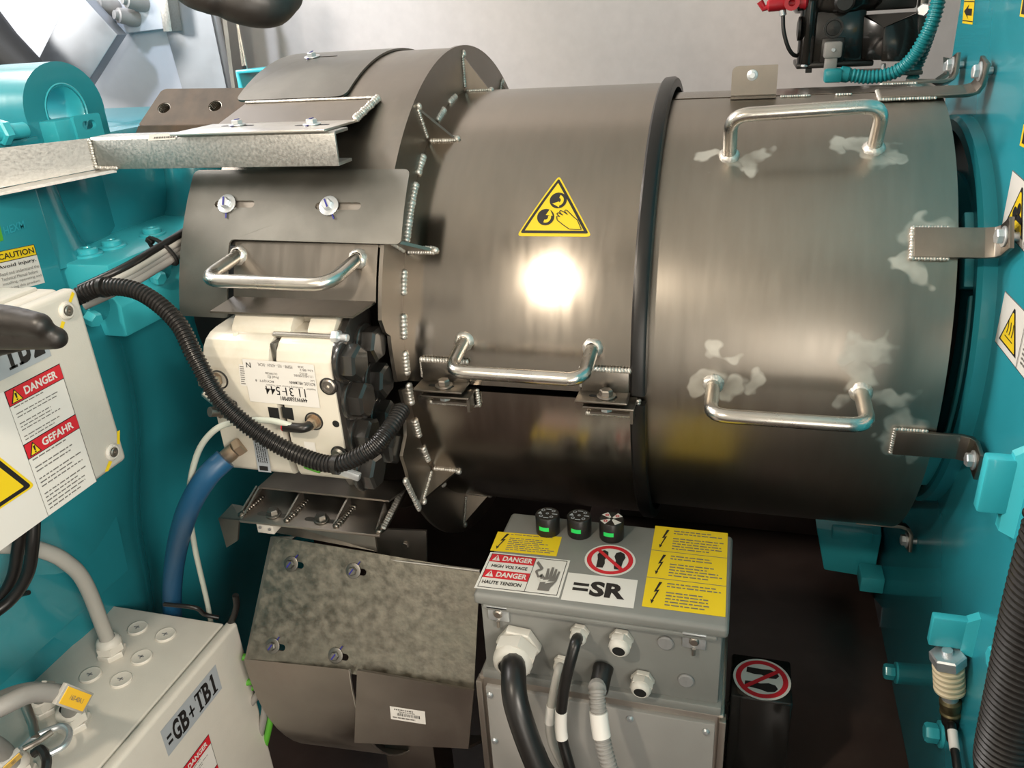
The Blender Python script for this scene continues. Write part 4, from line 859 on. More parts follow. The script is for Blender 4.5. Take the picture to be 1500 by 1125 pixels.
# printed labels on the lid
def para_yel(s, x0=.27): pass
s = Sticker(lf); s.frame((718,806.7),(815,815.4),(729.4,779)); s.rect('yel',0,0,1,1); s.up(); s.l('blk', sub(BOLTSHAPE,.04,.1,.22,.92)); s.para('txt',.22,.08,.97,.95,9,.36,(1,)); s.done('warning_label', sb, 'small yellow label with black lightning bolt')
s = Sticker(lf); s.frame((694.5,861.5),(818.8,876),(718.5,809)); s.rect('wht',0,0,1,1); s.up()
s.l('blk',[(.03,.04),(.97,.04),(.97,.965),(.03,.965)],[[(.037,.055),(.037,.95),(.963,.95),(.963,.055)]]); s.rect('blk',.585,.05,.591,.96)
s.rect('prd',.037,.74,.583,.95); s.rect('prd',.037,.30,.583,.52); s.up()
for y0 in (.765,.325):
    s.text('wht','DANGER',.19,y0+.015,.56,y0+.15,.03); s.l('wht', rtri(.06,y0,.165,y0+.165)); s.up(); excl(s,'prd',.06,y0,.165,y0+.165); s.h -= .0003
s.text('blk','HIGH VOLTAGE',.09,.585,.53,.67,.02); s.text('blk','HAUTE TENSION',.06,.14,.53,.23,.02)
hh = sub([(.30,0),(.74,0),(.76,.12),(.92,.36),(.95,.72),(.88,.73),(.83,.48),(.81,.80),(.73,.80),(.70,.50),(.66,.85),(.57,.85),(.56,.50),(.49,.80),(.41,.79),(.43,.46),(.28,.58),(.21,.54),(.30,.33)], .64,.12,.94,.86); s.l('txt', hh)
s.l('txt', sub([(0,.90),(.05,.98),(.32,.75),(.30,.68),(.16,.60),(.24,.48),(.36,.50),(.36,.44),(.22,.41),(.06,.60),(.08,.65),(.20,.72)], .61,.12,.94,.90)); s.up(); s.l('wht', [(.68,.38),(.76,.42),(.75,.38),(.83,.41),(.81,.36),(.90,.37),(.79,.30),(.80,.345),(.72,.32),(.735,.365)])
s.done('danger_label', sb, 'white and red DANGER HIGH VOLTAGE label')
s = Sticker(lf); s.frame((821.3,878.7),(927.9,891.7),(832.5,838.8)); s.rect('wht',0,0,1,1); s.up(); s.text('blk','SR',.36,.24,.86,.78,.045); s.rect('blk',.12,.56,.34,.66); s.rect('blk',.12,.38,.34,.48); s.done('name_label', sb, 'white label reading =SR')
s = Sticker(lf); cx, cy = s.F.uv(893.5,820.5); R_ = (s.F.uv(931,822)[0]-s.F.uv(856,818)[0])/2; s.O, s.A, s.B = V((cx-R_,cy-R_)), V((2*R_,0)), V((0,2*R_)); noshoe(s); s.done('no_step_sign', sb, 'round red and white no-stepping sign')
s = Sticker(lf); s.frame((940,888.5),(1062.6,904.4),(960,770.4)); s.rect('yel',0,0,1,1); s.up()
for k in range(3): s.l('blk', sub(BOLTSHAPE,.07,.04+.333*k,.23,.29+.333*k)); s.para('txt',.27,.03+.333*k,.97,.30+.333*k,8,.36,(2,))
for k in (.328,.664): s.rect('txt',0,k,1,k+.006)
s.done('warning_label', sb, 'tall yellow label with three lightning bolts')
# voltage indicators on the lid
for i, (x, y) in enumerate(((803,778),(849,781),(896,786))):
    p = P(x,y,2,LZ); nm = 'indicator_knob'
    t = thing(nm, ('left black round indicator on the SR lid, white symbols','middle black round indicator on the SR lid, white symbols','right black round indicator on the SR lid, red-and-white top')[i], 'indicator', p + V((0,0,.0002)), 'round indicators on the grey box lid')
    mk('body', MB().lathe([(.0158,.0002),(.0162,.002),(.0162,.0265),(.0152,.028),(0,.028)], p, Z, 36), M['black'], t)
    mb = MB(); a0 = math.radians(-96); vv = []
    for k in range(9): a = a0 + math.radians(-24 + 6*k); vv += [p + V((.01645*math.cos(a),.01645*math.sin(a),.0105)), p + V((.01645*math.cos(a),.01645*math.sin(a),.0165))]
    mk('window', mb.add(vv, [(2*k,2*k+2,2*k+3,2*k+1) for k in range(8)]), M['grn'], t)
    s = Sticker(Flat(2, LZ+.028, (1,0,0), (0,1,0))); s.O, s.A, s.B = V((p.x-.015,p.y-.015)), V((.03,0)), V((0,.03))
    if i < 2:
        for a in range(0,360,45):
            cx, cy = .5+.33*math.cos(math.radians(a)), .5+.33*math.sin(math.radians(a))
            if a % 90: s.circ('grl', cx, cy, .085, None, 14, .6)
            elif a == 180: s.l('grl', [(cx-.11,cy-.08),(cx+.11,cy-.08),(cx,cy+.12)])
            else: s.rect('grl', cx-.12, cy-.03, cx+.12, cy+.03)
        s.circ('grl', .5,.5,.07,None,12,.5)
    else:
        for a in (45,135,225,315):
            c_, s_ = math.cos(math.radians(a)), math.sin(math.radians(a)); s.l('wht', [(.5+c_*.08-s_*.05,.5+s_*.08+c_*.05),(.5+c_*.08+s_*.05,.5+s_*.08-c_*.05),(.5+c_*.48+s_*.17,.5+s_*.48-c_*.17),(.5+c_*.48-s_*.17,.5+s_*.48+c_*.17)])
        s.up()
        for a in (45,135,225): c_, s_ = math.cos(math.radians(a)), math.sin(math.radians(a)); s.circ('prd', .5+c_*.32, .5+s_*.32, .085, None, 14, .45)
    s.done('symbols', t)
# no-step black box on the bed
nb = thing('black_box', 'black metal box with round no-stepping sign beside the grey SR box', 'box', (.494,-.373,-.61))
mk('box', MB().box((.452,-.414,-.6095),(.531,-.334,-.40),.004), M['blackg'], nb)
for k in range(5): mk('screw', MB().ell((.452,-.40,-.43-.035*k), (.003,0,0),(0,.004,0),(0,0,.004)), M['black'], nb)
s = Sticker(Flat(2,-.40,(1,0,0),(0,1,0))); cx, cy = s.F.uv(1116,995); s.O, s.A, s.B = V((cx-.0375,cy-.0375)), V((.075,0)), V((0,.075)); noshoe(s, math.radians(-95)); s.done('no_step_sign', nb, 'round red and white no-stepping sign')
# ================================================================ TERMINAL BOXES, left
TX = -.30; tf = Flat(0, TX, (0,1,0), (0,0,1))
def uvdir(s, o, w_, h): s.O, s.A, s.B = V(o), V((w_,0)), V((0,h)); return s
def big_label(parent, F, tr, wt, H, hgt, label):
    """DANGER / GEFAHR sheet: tr = top right corner in face uv, wt = text column width, hgt = full height"""
    s = Sticker(F); x1, y1 = tr; x0 = x1 - wt*2.35
    uvdir(s, (x0, y1-hgt), x1-x0, hgt); tc = 1 - 1/2.35
    s.rect('wht',0,0,1,1); s.up(); s.rect('txt',tc-.003,0,tc,1); s.rect('txt',.995,0,1,1)
    for y0, word in ((.885,'DANGER'),(.475,'GEFAHR')):
        s.rect('blk',tc-.002,y0-.006,1,y0+.113); s.up(); s.rect('prd',tc+.002,y0,.997,y0+.107); s.up(); s.text('wht',word,tc+.125,y0+.024,.955,y0+.084,.03)
        s.l('blk', rtri(tc+.012,y0+.006,tc+.108,y0+.102)); s.up(); s.l('yel', rtri(tc+.012,y0+.006,tc+.108,y0+.102,.13)); s.up(); excl(s,'blk',tc+.012,y0+.006,tc+.108,y0+.098); s.h -= .0012
    s.para('txt',tc+.025,.60,.95,.875,11,.30,(1,4,8)); s.para('txt',tc+.025,.03,.97,.465,14,.30,(1,4,8))
    s.l('yel', round2([(.015,.27),(tc-.015,.27),(tc/2,.86)],.04)); s.up(); s.l('blk', round2([(.04,.285),(tc-.04,.285),(tc/2,.825)],.03)); s.up(); s.l('yel', round2([(.09,.315),(tc-.09,.315),(tc/2,.74)],.01)); s.up(); s.l('blk', sub(BOLTSHAPE, tc/2-.05,.36,tc/2+.07,.62))
    return s.done('danger_label', parent, label)
def strip_label(parent, F, br, L, h, word, label):
    s = Sticker(F); uvdir(s, (br[0]-L, br[1]), L, h); s.rect('grl',0,0,1,1); s.up()
    s.rect('blk',.05,.30,.125,.40); s.rect('blk',.05,.52,.125,.62)
    n = len(word); x = .15; wd = (.97-.15)/n
    for ch in word:
        k = wd*(.72 if ch in '1+' else .86)
        if ch == '+': s.rect('blk',x,.42,x+k,.50); s.rect('blk',x+k*.38,.24,x+k*.62,.70)
        elif ch == 'T': s.rect('blk',x,.76,x+k,.84); s.rect('blk',x+k*.34,.14,x+k*.66,.80); s.rect('blk',x+k*.15,.12,x+k*.85,.18); s.rect('blk',x,.64,x+k*.10,.84); s.rect('blk',x+k*.9,.64,x+k,.84)
        elif ch == '1': s.rect('blk',x+k*.3,.14,x+k*.72,.86); s.rect('blk',x,.12,x+k,.18); s.l('blk',[(x,.72),(x+k*.4,.86),(x+k*.4,.74)])
        else: s.text('blk',ch,x,.12,x+k,.86,.035)
        if ch in 'BD': s.rect('blk',x-k*.14,.80,x+k*.2,.86); s.rect('blk',x-k*.14,.12,x+k*.2,.18)
        x += wd
    return s.done('name_label', parent, label)
# lower box, =GB+TB1
t1 = thing('terminal_box', 'off-white steel box with grey GB+TB1 strip and round blanking plugs on top', 'electrical box', (-.45,-.8,-1.12))
zt = P(327,906,2,-.41); T1Z = -.410; yb1 = -.4205
xb = P(143,875,2,T1Z).x
mk('box_body', MB().box((xb,-1.05,-.93),(TX-.022,yb1-.001,T1Z),.004,3), M['boxw'], t1)
mk('door', MB().box((TX-.0195,-1.055,-.925),(TX,yb1+.004,T1Z+.003),.006,3), M['boxw'], t1)
mk('stand', MB().box((xb+.05,-.95,-1.12),(TX-.06,-.5,-.93),.004), M['steel_d'], t1)
uvp = lambda x, y: tf.uv(x, y)
SL = .165; SH = .040
br = uvp(325,1008); tl = uvp(313,976); bl = uvp(248,1113); SL = br[0]-bl[0]; SH = (tl[1]-br[1])
strip_label(t1, tf, br, SL, SH, 'GB+TB1', 'grey strip label reading =GB+TB1')
# upper box, =GB+TB2
t2 = thing('terminal_box', 'white box with DANGER and GEFAHR label, behind the gloved fingers', 'electrical box', (-.40,-.75,-.04))
z0, z1 = P(141,706.5,0,TX).z, P(112,421,0,TX).z; yb2 = P(188,672,0,TX).y
mk('box_body', MB().box((TX-.13,-1.0,z0+.004),(TX-.024,yb2-.002,z1-.001),.007,3), M['boxw'], t2)
mk('lid', MB().box((TX-.021,-1.0,z0),(TX,yb2,z1),.007,3), M['boxw'], t2)
mk('lid_seal', MB().box((TX-.026,-.995,z0+.006),(TX-.018,yb2-.004,z1-.004)), M['black'], t2)
mk('lid_rib', MB().box((TX-.060,-.99,z1-.004),(TX-.045,yb2-.012,z1+.003),.002), M['boxw'], t2)
for x, y in ((97,455),(164,662)):
    p = P(x,y,0,TX+.0002); mk('screw_cap', MB().lathe([(.0105,-.001),(.0108,.001),(.0085,.0035),(.0068,.0035),(.006,.002),(.0,.002)], p, X, 24), M['boxw'], t2); mk('screw', MB().lathe([(.0058,.0018),(.0058,.0042),(.0045,.005),(.0022,.0048),(.0018,.0025),(0,.0025)], p, X, 16), M['steel_d'], t2)
    s = Sticker(tf); s.h = .0005
    for q in ([(99,444),(103,445),(109,430),(105,427)], [(85,487),(90,487),(95,472),(90,470)]) if x < 100 else ([(171,650),(175,651),(175,630),(171,632)], [(153,691),(158,690),(164,676),(159,675)]): s.poly('yel', q)
    s.done('paint_mark', t2)
tr = uvp(86,532); tlx = uvp(5.5,574); wt = tr[0]-tlx[0]; hgt = tr[1]-uvp(141,705)[1]
big_label(t2, tf, tr, wt, 0, hgt, 'white sheet with red DANGER and GEFAHR bands')
strip_label(t2, tf, uvp(75,521), SL, SH, 'GB+TB2', 'grey strip label reading =GB+TB2')
tr1 = uvp(304.8,1075); big_label(t1, tf, tr1, wt, 0, hgt, 'white sheet with red DANGER band')
# round blanking plugs on the lower box
for x, y in ((202,921),(243,931),(208,964),(133,990),(178,997)):
    p = P(x,y,2,T1Z); bp = mk('blanking_plug', MB().lathe([(.0155,0),(.0155,.0022),(.0142,.0036),(.012,.0030),(0,.0030)], p, Z, 28), M['boxw'], t1); mk('slot_mark', MB().box(p+V((-.006,-.001,.003)), p+V((.004,.001,.0036))).box(p+V((-.001,-.004,.003)), p+V((.001,.003,.0036))), M['plug'], bp)
g1 = gland(t1, P(165,958,2,T1Z), .0180, (0,.0,1), True, 'boxw'); g2 = gland(t1, P(110,1062,2,T1Z), .0185, (0,0,1), True, 'boxw'); g3 = gland(t1, P(28,1140,2,T1Z), .0195, (0,0,1), True, 'boxw'); g4 = gland(t1, P(66,1040,2,T1Z), .0175, (0,0,1), True, 'boxw')
o, c = cable('box_cable', [(125,855,-.54),(95,822,-.56),(60,806,-.58),(20,800,-.6),(-60,800,-.62)], .0105, 'cablel', 'pale grey cable arching into the gland on top of the GB+TB1 box', start=g1 - V((0,0,.006)), sub=14)
def toPx(p):
    v = ROT.transposed() @ (p - CAM); return (750 - FPX*v.x/v.z, 562.5 + FPX*v.y/v.z)
def tagged(name, st, px, lab, tagat):
    o, c = cable(name, px, .0105, 'cable', lab, start=st - V((0,0,.006)), sub=12)
    i = min(range(2, len(c)-3), key=lambda k: (toPx(c[k])[0]-tagat[0])**2 + (toPx(c[k])[1]-tagat[1])**2); a, b = c[i], c[i+2]; d = (b-a).normalized(); n = (CAM-a); n = (n - d*n.dot(d)).normalized(); sd = d.cross(n); m_ = a + n*.0125
    h = mk('marker_holder', MB().obox(m_ - n*.003, d*.050, sd*.024, n*.006, .001), M['cablel'], o); mk('marker', MB().obox(m_ + n*.0004, d*.042, sd*.019, n*.0012), M['yel2'], h)
    F = Slant(m_ + n*.0012, -d, sd); s = Sticker(F); s.O, s.A, s.B = V((-.015,-.006)), V((.03,0)), V((0,.012)); s.text('txt','160-40A.1',.15,.3,.9,.75,.0); s.done('lettering', h)
tagged('box_cable', g2, [(104,1024,-.715),(84,1016,-.735),(45,1016,-.76),(0,1036,-.79),(-80,1075,-.83)], 'grey cable with yellow marker leaving the right gland on the GB+TB1 box', (98,1020))
tagged('box_cable', g4, [(55,1012,-.71),(20,1018,-.74),(-30,1040,-.78),(-90,1070,-.82)], 'grey cable with yellow marker half hidden behind its neighbour on the GB+TB1 box', (56,1008))
tagged('box_cable', g3, [(0,1098,-.80),(-30,1085,-.83),(-90,1090,-.87)], 'grey cable with yellow marker in the bottom left corner', (12,1100))
# shiny box key hanging on the cables
kt = thing('cabinet_key', 'shiny metal cabinet key with oval grip lying on the GB+TB1 box top', 'key', P(60,1085,2,T1Z))
kz = T1Z + .034; KP = lambda x, y: P(x,y,2,kz)
mk('grip', MB().tube(spline([KP(30,1098),KP(50,1080),KP(78,1067),KP(94,1064),KP(102,1074),KP(94,1092),KP(70,1106)], 8), .0042, 10), M['zinc'], kt)
mk('shank', MB().tube([KP(52,1082),KP(48,1060),P(38,1035,2,kz+.012)], .0062, 12), M['steel_d'], kt); mk('grip_bar', MB().tube([KP(34,1097),KP(56,1086),KP(76,1072)], .0040, 10), M['steel_d'], kt)
mk('cable_strap', MB().tube(spline([P(49,1104,2,kz),P(60,1098,2,kz+.004),P(68,1112,2,kz),P(66,1135,2,kz-.01)], 6), .006, 8), M['black'], kt)

# ---- cables at left
for i, (x, y, r, m_, lb_) in enumerate(((36,770,.0075,'rubber','black cable hanging below the white DANGER box, right strand'),(22,775,.0075,'rubber','black cable hanging below the white DANGER box, left strand'))):
    cable('hanging_cable', [(x+14-2*i,y-14,-.62),(x+12-7*i,y+25,-.63),(x+4-8*i,y+72,-.64),(x-24-6*i,y+112,-.66),(x-80,y+150,-.70)], r, m_, lb_)
for i in range(6):
    cable('bundle_cable', [(-14+8*i,835+4*i,-.53-.006*i),(0+8*i,880,-.52-.006*i),(8+8*i,930,-.52-.006*i),(24+8*i,1010,-.52-.006*i)], .0060, ('cable','cablel','cable','cable','cablel','rubber')[i], ('leftmost grey cable','second cable from left, paler grey,','third cable from left, mid grey,','fourth cable from left, mid grey,','fifth cable from left, paler grey,','rightmost black cable')[i] + ' of the tied bundle at the left edge', group='cables in the bundle at the left edge')
solo('bundle_tie', MB().tube([P(-10+60*math.sin(a)*.0+x,y,1,-.60) for a, x, y in ((0,-12,905),(0,10,880),(0,34,872),(0,52,868))], .0035, 8), M['rubber'], 'black tie strap across the cable bundle at the left edge', 'cable tie', P(20,880,1,-.60))
def uline(off):
    return [P(116+off[0],432+off[1],1,-.47),P(180+off[0],402+off[1],1,-.43),P(228+off[0],374+off[1],1,-.37),P(264+off[0],352+off[1],1,-.325),P(310+off[0],322+off[1],1,-.22)]
for off, r, m_, lb_ in (((0,-9),.0052,'rubber','uppermost black cable of the bundle going behind the slotted plate'),((1,-1),.0062,'cablel','pale grey cable second from top in the bundle going behind the slotted plate'),((2,8),.0060,'cable','grey cable third from top in the bundle going behind the slotted plate'),((6,16),.0060,'cable','lowest grey cable of the bundle going behind the slotted plate')):
    c = spline(uline(off), 8); solo('bundled_cable', MB().tube(c, r, 10), M[m_], lb_, 'cable', c[-1], None, 60)
a = P(239,368,1,-.355); d = (P(264,352,1,-.325)-P(228,374,1,-.37)).normalized(); u = d.cross(Y).normalized(); v_ = d.cross(u)
solo('cable_tie', MB().tube([a + u*math.cos(2*math.pi*i/20)*.024 + v_*math.sin(2*math.pi*i/20)*.012 for i in range(20)], .0028, 8, closed=True).obox(a + u*.022, d*.008, u*.010, v_*.008, .001), M['rubber'], 'black cable tie round the grey cables left of the slotted plate', 'cable tie', a)
hp = [P(106,438,1,-.505),P(150,421,1,-.49),P(205,428,1,-.485),P(258,470,1,-.49),(P(287,525,1,-.505)),P(322,585,1,-.515),P(372,630,1,-.515),P(432,664,1,-.512),P(490,680,1,-.512),P(540,660,1,-.502),P(568,632,1,-.48),P(590,598,1,-.44)]
t = thing('corrugated_hose', 'black corrugated hose looping in front of the cream caliper', 'hose', hp[8])
mb_ = ribbed(hp, .0108, .0046, .0016); mk('hose', mb_, M['rubber'], t, 30)
for x, y, dd, xx, yy in ((150,421,-.49,160,420),(490,680,-.512,500,681)):
    a = P(x,y,1,dd); d = (P(xx,yy,1,dd)-a).normalized(); mk('hose_clip', MB().tube([a, a+d*.006], .0125, 16), M['black'], t)
mk('clip_arm', MB().obox(P(508,692,1,-.50), V((.034,0,-.010)), V((0,.008,0)), V((.003,0,.010)), .002), M['zinc'], t); mk('clip_tail', MB().obox(P(458,683,1,-.49), V((.022,0,-.006)), V((0,.006,0)), V((.003,0,.012)), .002), M['green'], t)
cable('blue_hose', [(330,672,-.480),(302,700,-.50),(275,748,-.50),(258,810,-.44),(252,868,-.405),(254,930,-.38)], .0150, 'blue', 'thick blue hose curving down from the fitting on the cream caliper', 'hose')
cable('white_tube', [(431,625,-.4805),(395,616,-.482),(345,618,-.49),(312,632,-.50),(288,668,-.50),(277,730,-.49),(285,800,-.45),(303,880,-.405),(312,930,-.39)], .0040, 'tube', 'thin milky white tube from the elbow fitting on the caliper', 'tube')
for k, (px_, lb_) in enumerate(((((355,962,-.43),(384,968,-.42),(389,990,-.42),(386,1020,-.42)),'short bright green cable end with white sleeve, above the green loop'),(((358,1000,-.43),(385,998,-.42),(398,1020,-.42),(396,1055,-.42),(386,1100,-.42)),'outer bright green cable loop behind the GB+TB1 box door'),(((360,1010,-.425),(380,1006,-.415),(391,1024,-.415),(390,1055,-.415),(380,1090,-.415)),'inner bright green cable loop behind the GB+TB1 box door'))):
    o, c = cable('green_cable', px_, .0056, 'green', lb_)
    if k == 0: band(o, c, .25, .45, .0062, 'wht')
cable('grey_cable', [(360,1040,-.43),(386,1010,-.425),(388,1040,-.425),(378,1090,-.425)], .006, 'cable', 'grey cable tied inside the green cable loop')
cable('thin_black_cable', [(240,885,-.44),(285,890,-.43),(300,900,-.42),(320,905,-.41)], .0035, 'rubber', 'thin black cable behind the GB+TB1 box near the blue hose'); cable('thin_black_cable', [(345,872,-.42),(346,890,-.42),(338,912,-.42),(325,930,-.42)], .005, 'rubber', 'short curved black cable end behind the corner of the GB+TB1 box')

# ================================================================ LUBRICATION PUMP, top right
PY = .40; pu = thing('lubrication_pump', 'black plastic lubrication pump with grey plug connector at top right', 'pump', (.61,.45,.325))
D = lambda x, y, d=PY: P(x,y,1,d)
a, b = D(1176,18), D(1262,92); mk('pump_body', MB().box((a.x+.01,PY,b.z),(b.x,PY+.14,a.z),.006), M['blackg'], pu)
mk('body_column', MB().lathe([(.014,0),(.0155,.003),(.0155,.105),(.012,.108)], V((a.x+.012,PY+.008,b.z)), Z, 24), M['blackg'], pu)
mk('body_foot', MB().box((a.x-.004,PY-.004,b.z-.006),(b.x+.02,PY+.13,b.z+.004),.003), M['black'], pu); p = D(1178,96); mk('foot_screw', MB().ell(p, X*.008, Y*.008, Z*.005), M['zinc'], pu); mk('foot_peg', MB().box((D(1181,95).x,PY,D(1181,107).z),(D(1190,95).x,PY+.02,D(1181,92).z)), M['black'], pu)
p = D(1221,41,PY-.001); mk('sight_plug', MB().lathe([(.0165,0),(.0165,.004),(.013,.004),(.012,.002),(.0,.003)], p, -Y, 28), M['black'], pu)
mk('connector_seat', MB().box((D(1204,56).x,PY-.004,D(1204,92).z),(D(1238,56).x,PY+.002,D(1204,56).z),.002), M['black'], pu)
a, b = D(1209,62,PY-.03), D(1233,85,PY-.03); cn = mk('plug_connector', MB().box((a.x,PY-.03,b.z),(b.x,PY-.002,a.z),.004), M['cable'], pu); mk('plug_stem', MB().box((a.x+.003,PY-.027,b.z-.022),(b.x-.006,PY-.005,b.z+.002),.003), M['cable'], cn); p = D(1221,73,PY-.0302); mk('plug_screw', MB().lathe([(.0035,0),(.003,.0015),(0,.0015)], p, -Y, 14), M['zinc'], cn)
a, b = D(1262,18), D(1350,90); mk('side_reservoir', MB().hexa([D(1290,90,PY-.03),D(1346,90,PY-.03),D(1346,90,PY+.10),D(1290,90,PY+.10),D(1295,40,PY-.03),D(1346,18,PY-.01),D(1346,18,PY+.10),D(1295,30,PY+.10)], .003), M['blackg'], pu)
mk('bevel_web', MB().hexa([D(1262,88),D(1292,88,PY-.02),D(1292,88,PY+.10),D(1262,88,PY+.10),D(1266,24),D(1295,40,PY-.028),D(1295,40,PY+.10),D(1266,24,PY+.10)], .001), M['blackg'], pu)
mk('top_web', MB().prism([D(1268,22,PY-.002),D(1346,17,PY-.012),D(1295,40,PY-.03)], (0,.06,0)), M['blackg'], pu)
mk('reservoir_bowl', MB().lathe([(.075,0),(.083,.010),(.083,.12),(.06,.15),(0,.15)], D(1228,16,PY+.07), Z, 40), M['blackg'], pu, 40)
mk('reservoir_base', MB().box((D(1262,-20).x,PY+.02,D(1262,17).z),(D(1350,-20).x,PY+.14,D(1262,-20).z),.004), M['black'], pu)
p = D(1237,3,PY-.012); mk('filler_cap', MB().lathe([(.016,0),(.017,.006),(.013,.010),(0,.010)], p, -Y, 24), M['black'], pu)
mk('side_knob', MB().lathe([(.012,0),(.020,.002),(.020,.006),(.01,.008),(0,.008)], D(1174,42), -X, 24), M['black'], pu)
mk('mount_post', MB().box((D(1345,50).x,PY+.02,D(1345,122).z-.05),(D(1357,50).x,PY+.05,D(1345,-40).z),.002), M['galv2'], pu); p = D(1354,14,PY-.0); mk('bolt', MB().hexn(p, (-.3,-1,0), .011, .014).cyl(p+V((.0,.0,0)), p+V((.004,.03,0)), .006, 10), M['zinc'], pu)
mk('base_bracket', MB().box((D(1255,100).x,PY-.02,D(1255,112).z),(D(1350,100).x,PY+.08,D(1255,106).z),.002), M['steel_d'], pu)
for x in (1294,1314): mk('grease_fitting', MB().cyl(D(x,112), D(x,93), .0042, 12, .001), M['zinc' if x < 1300 else 'tealh'], pu)
rv = thing('red_valve', 'red plastic valve fitting at the top edge left of the black pump', 'valve', D(1150,12,PY+.01))
mk('valve_body', MB().lathe([(.006,0),(.011,.004),(.011,.03),(.009,.034),(.009,.05),(.013,.055),(.013,.066),(.008,.07)], D(1123,8,PY), (1,0,.02), 20), M['red'], rv); mk('valve_ring', MB().lathe([(.013,-.006),(.013,.006),(.006,.006),(.006,-.006)], D(1160,4,PY-.01), -Y, 24), M['red'], rv); mk('valve_handle', MB().tube([D(1113,2,PY),D(1119,12,PY),D(1131,9,PY),D(1134,-6,PY)], .006, 10), M['red'], rv); mk('coupling', MB().cyl(D(1168,6,PY),D(1180,4,PY),.012,20), M['rubber'], rv); mk('ferrule', MB().cyl(D(1146,14,PY), D(1147,23,PY), .0062, 14, .001), M['zinc'], rv)
cable('grease_line', [(1147,23,PY),(1148,45,PY-.004),(1154,68,PY-.004),(1162,80,PY),(1172,82,PY+.012)], .0036, 'rubber', 'thin black line curving from the red valve to the pump', 'tube')
th = thing('teal_hose', 'teal corrugated hose rising from the elbow under the pump along the wall', 'hose', D(1240,118,PY-.03))
hp = [D(1243,110,PY-.035),D(1275,113,PY-.035),D(1310,106,PY-.04),D(1336,86,PY-.05),D(1358,50,PY-.06),D(1371,15,PY-.06),D(1378,-25,PY-.06)]
mk('hose', ribbed(hp, .0120, .0066, .0018), M['tealh'], th, 30); a, b = D(1208,101,PY-.035), D(1232,120,PY-.035)
mk('elbow', MB().box((a.x,PY-.05,b.z),(b.x,PY-.018,a.z),.004).cyl((b.x-.004,PY-.035,(a.z+b.z)/2+.002), D(1244,110,PY-.035), .0132, 20, .002), M['tealh'], th)
hp = [D(1334,122,PY+.0),D(1342,100,PY+.01),D(1354,70,PY+.0),D(1364,40,PY-.02)]; solo('teal_hose', ribbed(hp, .0105, .0066, .0018), M['tealh'], 'second teal corrugated hose partly hidden behind the first', 'hose', hp[0], None, 30)
# cranked strap of the far bracket, upper right
mb = MB().prism([V(p)+V((0,.02,0)) for p in (D(1335,119,.14),D(1378,119,.14),D(1391,110,.14),D(1391,86,.14),D(1395,86,.14),D(1395,112,.14),D(1381,123,.14),D(1335,123,.14))], (0,.025,0)); far = thing('far_strap', 'bent steel strap behind the drum top at the generator wall', 'strap', D(1335,123,.16)); mk('strap', mb, M['steel'], far); mk('bolt', MB().hexn(D(1389,98,.165), -X, .008, .006), M['zinc'], far)

# ================================================================ SENSOR AND CONDUIT, lower right
sy_ = ys - .004; q0 = P(1388,958,1,sy_); se = thing('proximity_sensor', 'sensor with hex nut and cream bellows hanging from the teal wall bracket', 'sensor', P(1398,1080,1,sy_)); ax = (P(1391,1010,1,sy_)-q0).normalized()
mk('hex_nut', MB().hexn(q0 - ax*.001, ax, .0195, .017), M['zinc'], se); mk('stud', MB().cyl(q0 - ax*.006, q0 + ax*.02, .006, 12), M['zinc'], se)
pr = []; t0 = .017
for i in range(5): pr += [(.0148,t0+.0078*i),(.0172,t0+.0078*i+.002),(.0172,t0+.0078*i+.0048),(.0148,t0+.0078*i+.0068)]
mk('bellows', MB().lathe(pr, q0, ax, 28), M['bell'], se, 50)
mk('sensor_tip', MB().cyl(q0+ax*.055, q0+ax*.070, .0092, 20, .001), M['zinc'], se); mk('coupling_nut', MB().lathe([(.010,.068),(.0122,.071),(.0122,.079),(.0108,.082),(.0108,.086),(.0125,.088),(.0125,.090)], q0, ax, 20), M['olive'], se); mk('cable_boot', MB().lathe([(.0112,.090),(.0110,.106),(.0085,.110),(.0072,.134)], q0, ax, 20), M['black'], se)
c = spline([q0+ax*.13, P(1394,1062,1,sy_-.022), P(1398,1095,1,sy_-.050), P(1403,1130,1,sy_-.080), P(1410,1200,1,sy_-.13)], 8); mk('sensor_cable', MB().tube(c, .0048, 12), M['rubber'], se, 60); band(se, c, .34, .56, .0055, 'wht')
hp = [V((.690,-.74,.45)),P(1590,680,1,-.70),P(1550,790,1,-.70),P(1517,910,1,-.70),P(1495,1010,1,-.70),P(1474,1110,1,-.70),P(1460,1220,1,-.70),V((.60,-.74,-.585))]
solo('black_conduit', ribbed(hp, .0235, .0058, .0022, 22), M['rubber'], 'wide black corrugated conduit at the lower right edge', 'conduit', hp[-1], None, 30)

# ================================================================ PERSON: two gloved hands reaching into the frame
pe = thing('person', 'person mostly out of frame at left, two dark-gloved hands showing', 'person', (-.75,-1.5,-1.12))
def hand(name, chains):
    mb = MB()
    for pts, r in chains:
        c = spline(pts, 6); k = len(c); rr = [r[0] + (r[-1]-r[0])*i/(k-1) for i in range(k)] if len(r) == 2 else [r[min(len(r)-1, int(i/(k-1)*(len(r)-1)))]*(1-((i/(k-1)*(len(r)-1))%1)) + r[min(len(r)-1, int(i/(k-1)*(len(r)-1))+1)]*((i/(k-1)*(len(r)-1))%1) for i in range(k)]
        mb.tube(c, rr, 14)
        for e in (0,-1): mb.ell(c[e], X*rr[e], Y*rr[e], Z*rr[e], 14, 9)
    o = mk(name, mb, M['glove'], pe, 60)
    m_ = o.modifiers.new('skin', 'REMESH'); m_.mode = 'VOXEL'; m_.voxel_size = .0022; m_.use_smooth_shade = True
    m2 = o.modifiers.new('smooth', 'SMOOTH'); m2.iterations = 4; m2.factor = .5
    return o
A = lambda x, y, d: AT(x, y, d)
d0 = .62
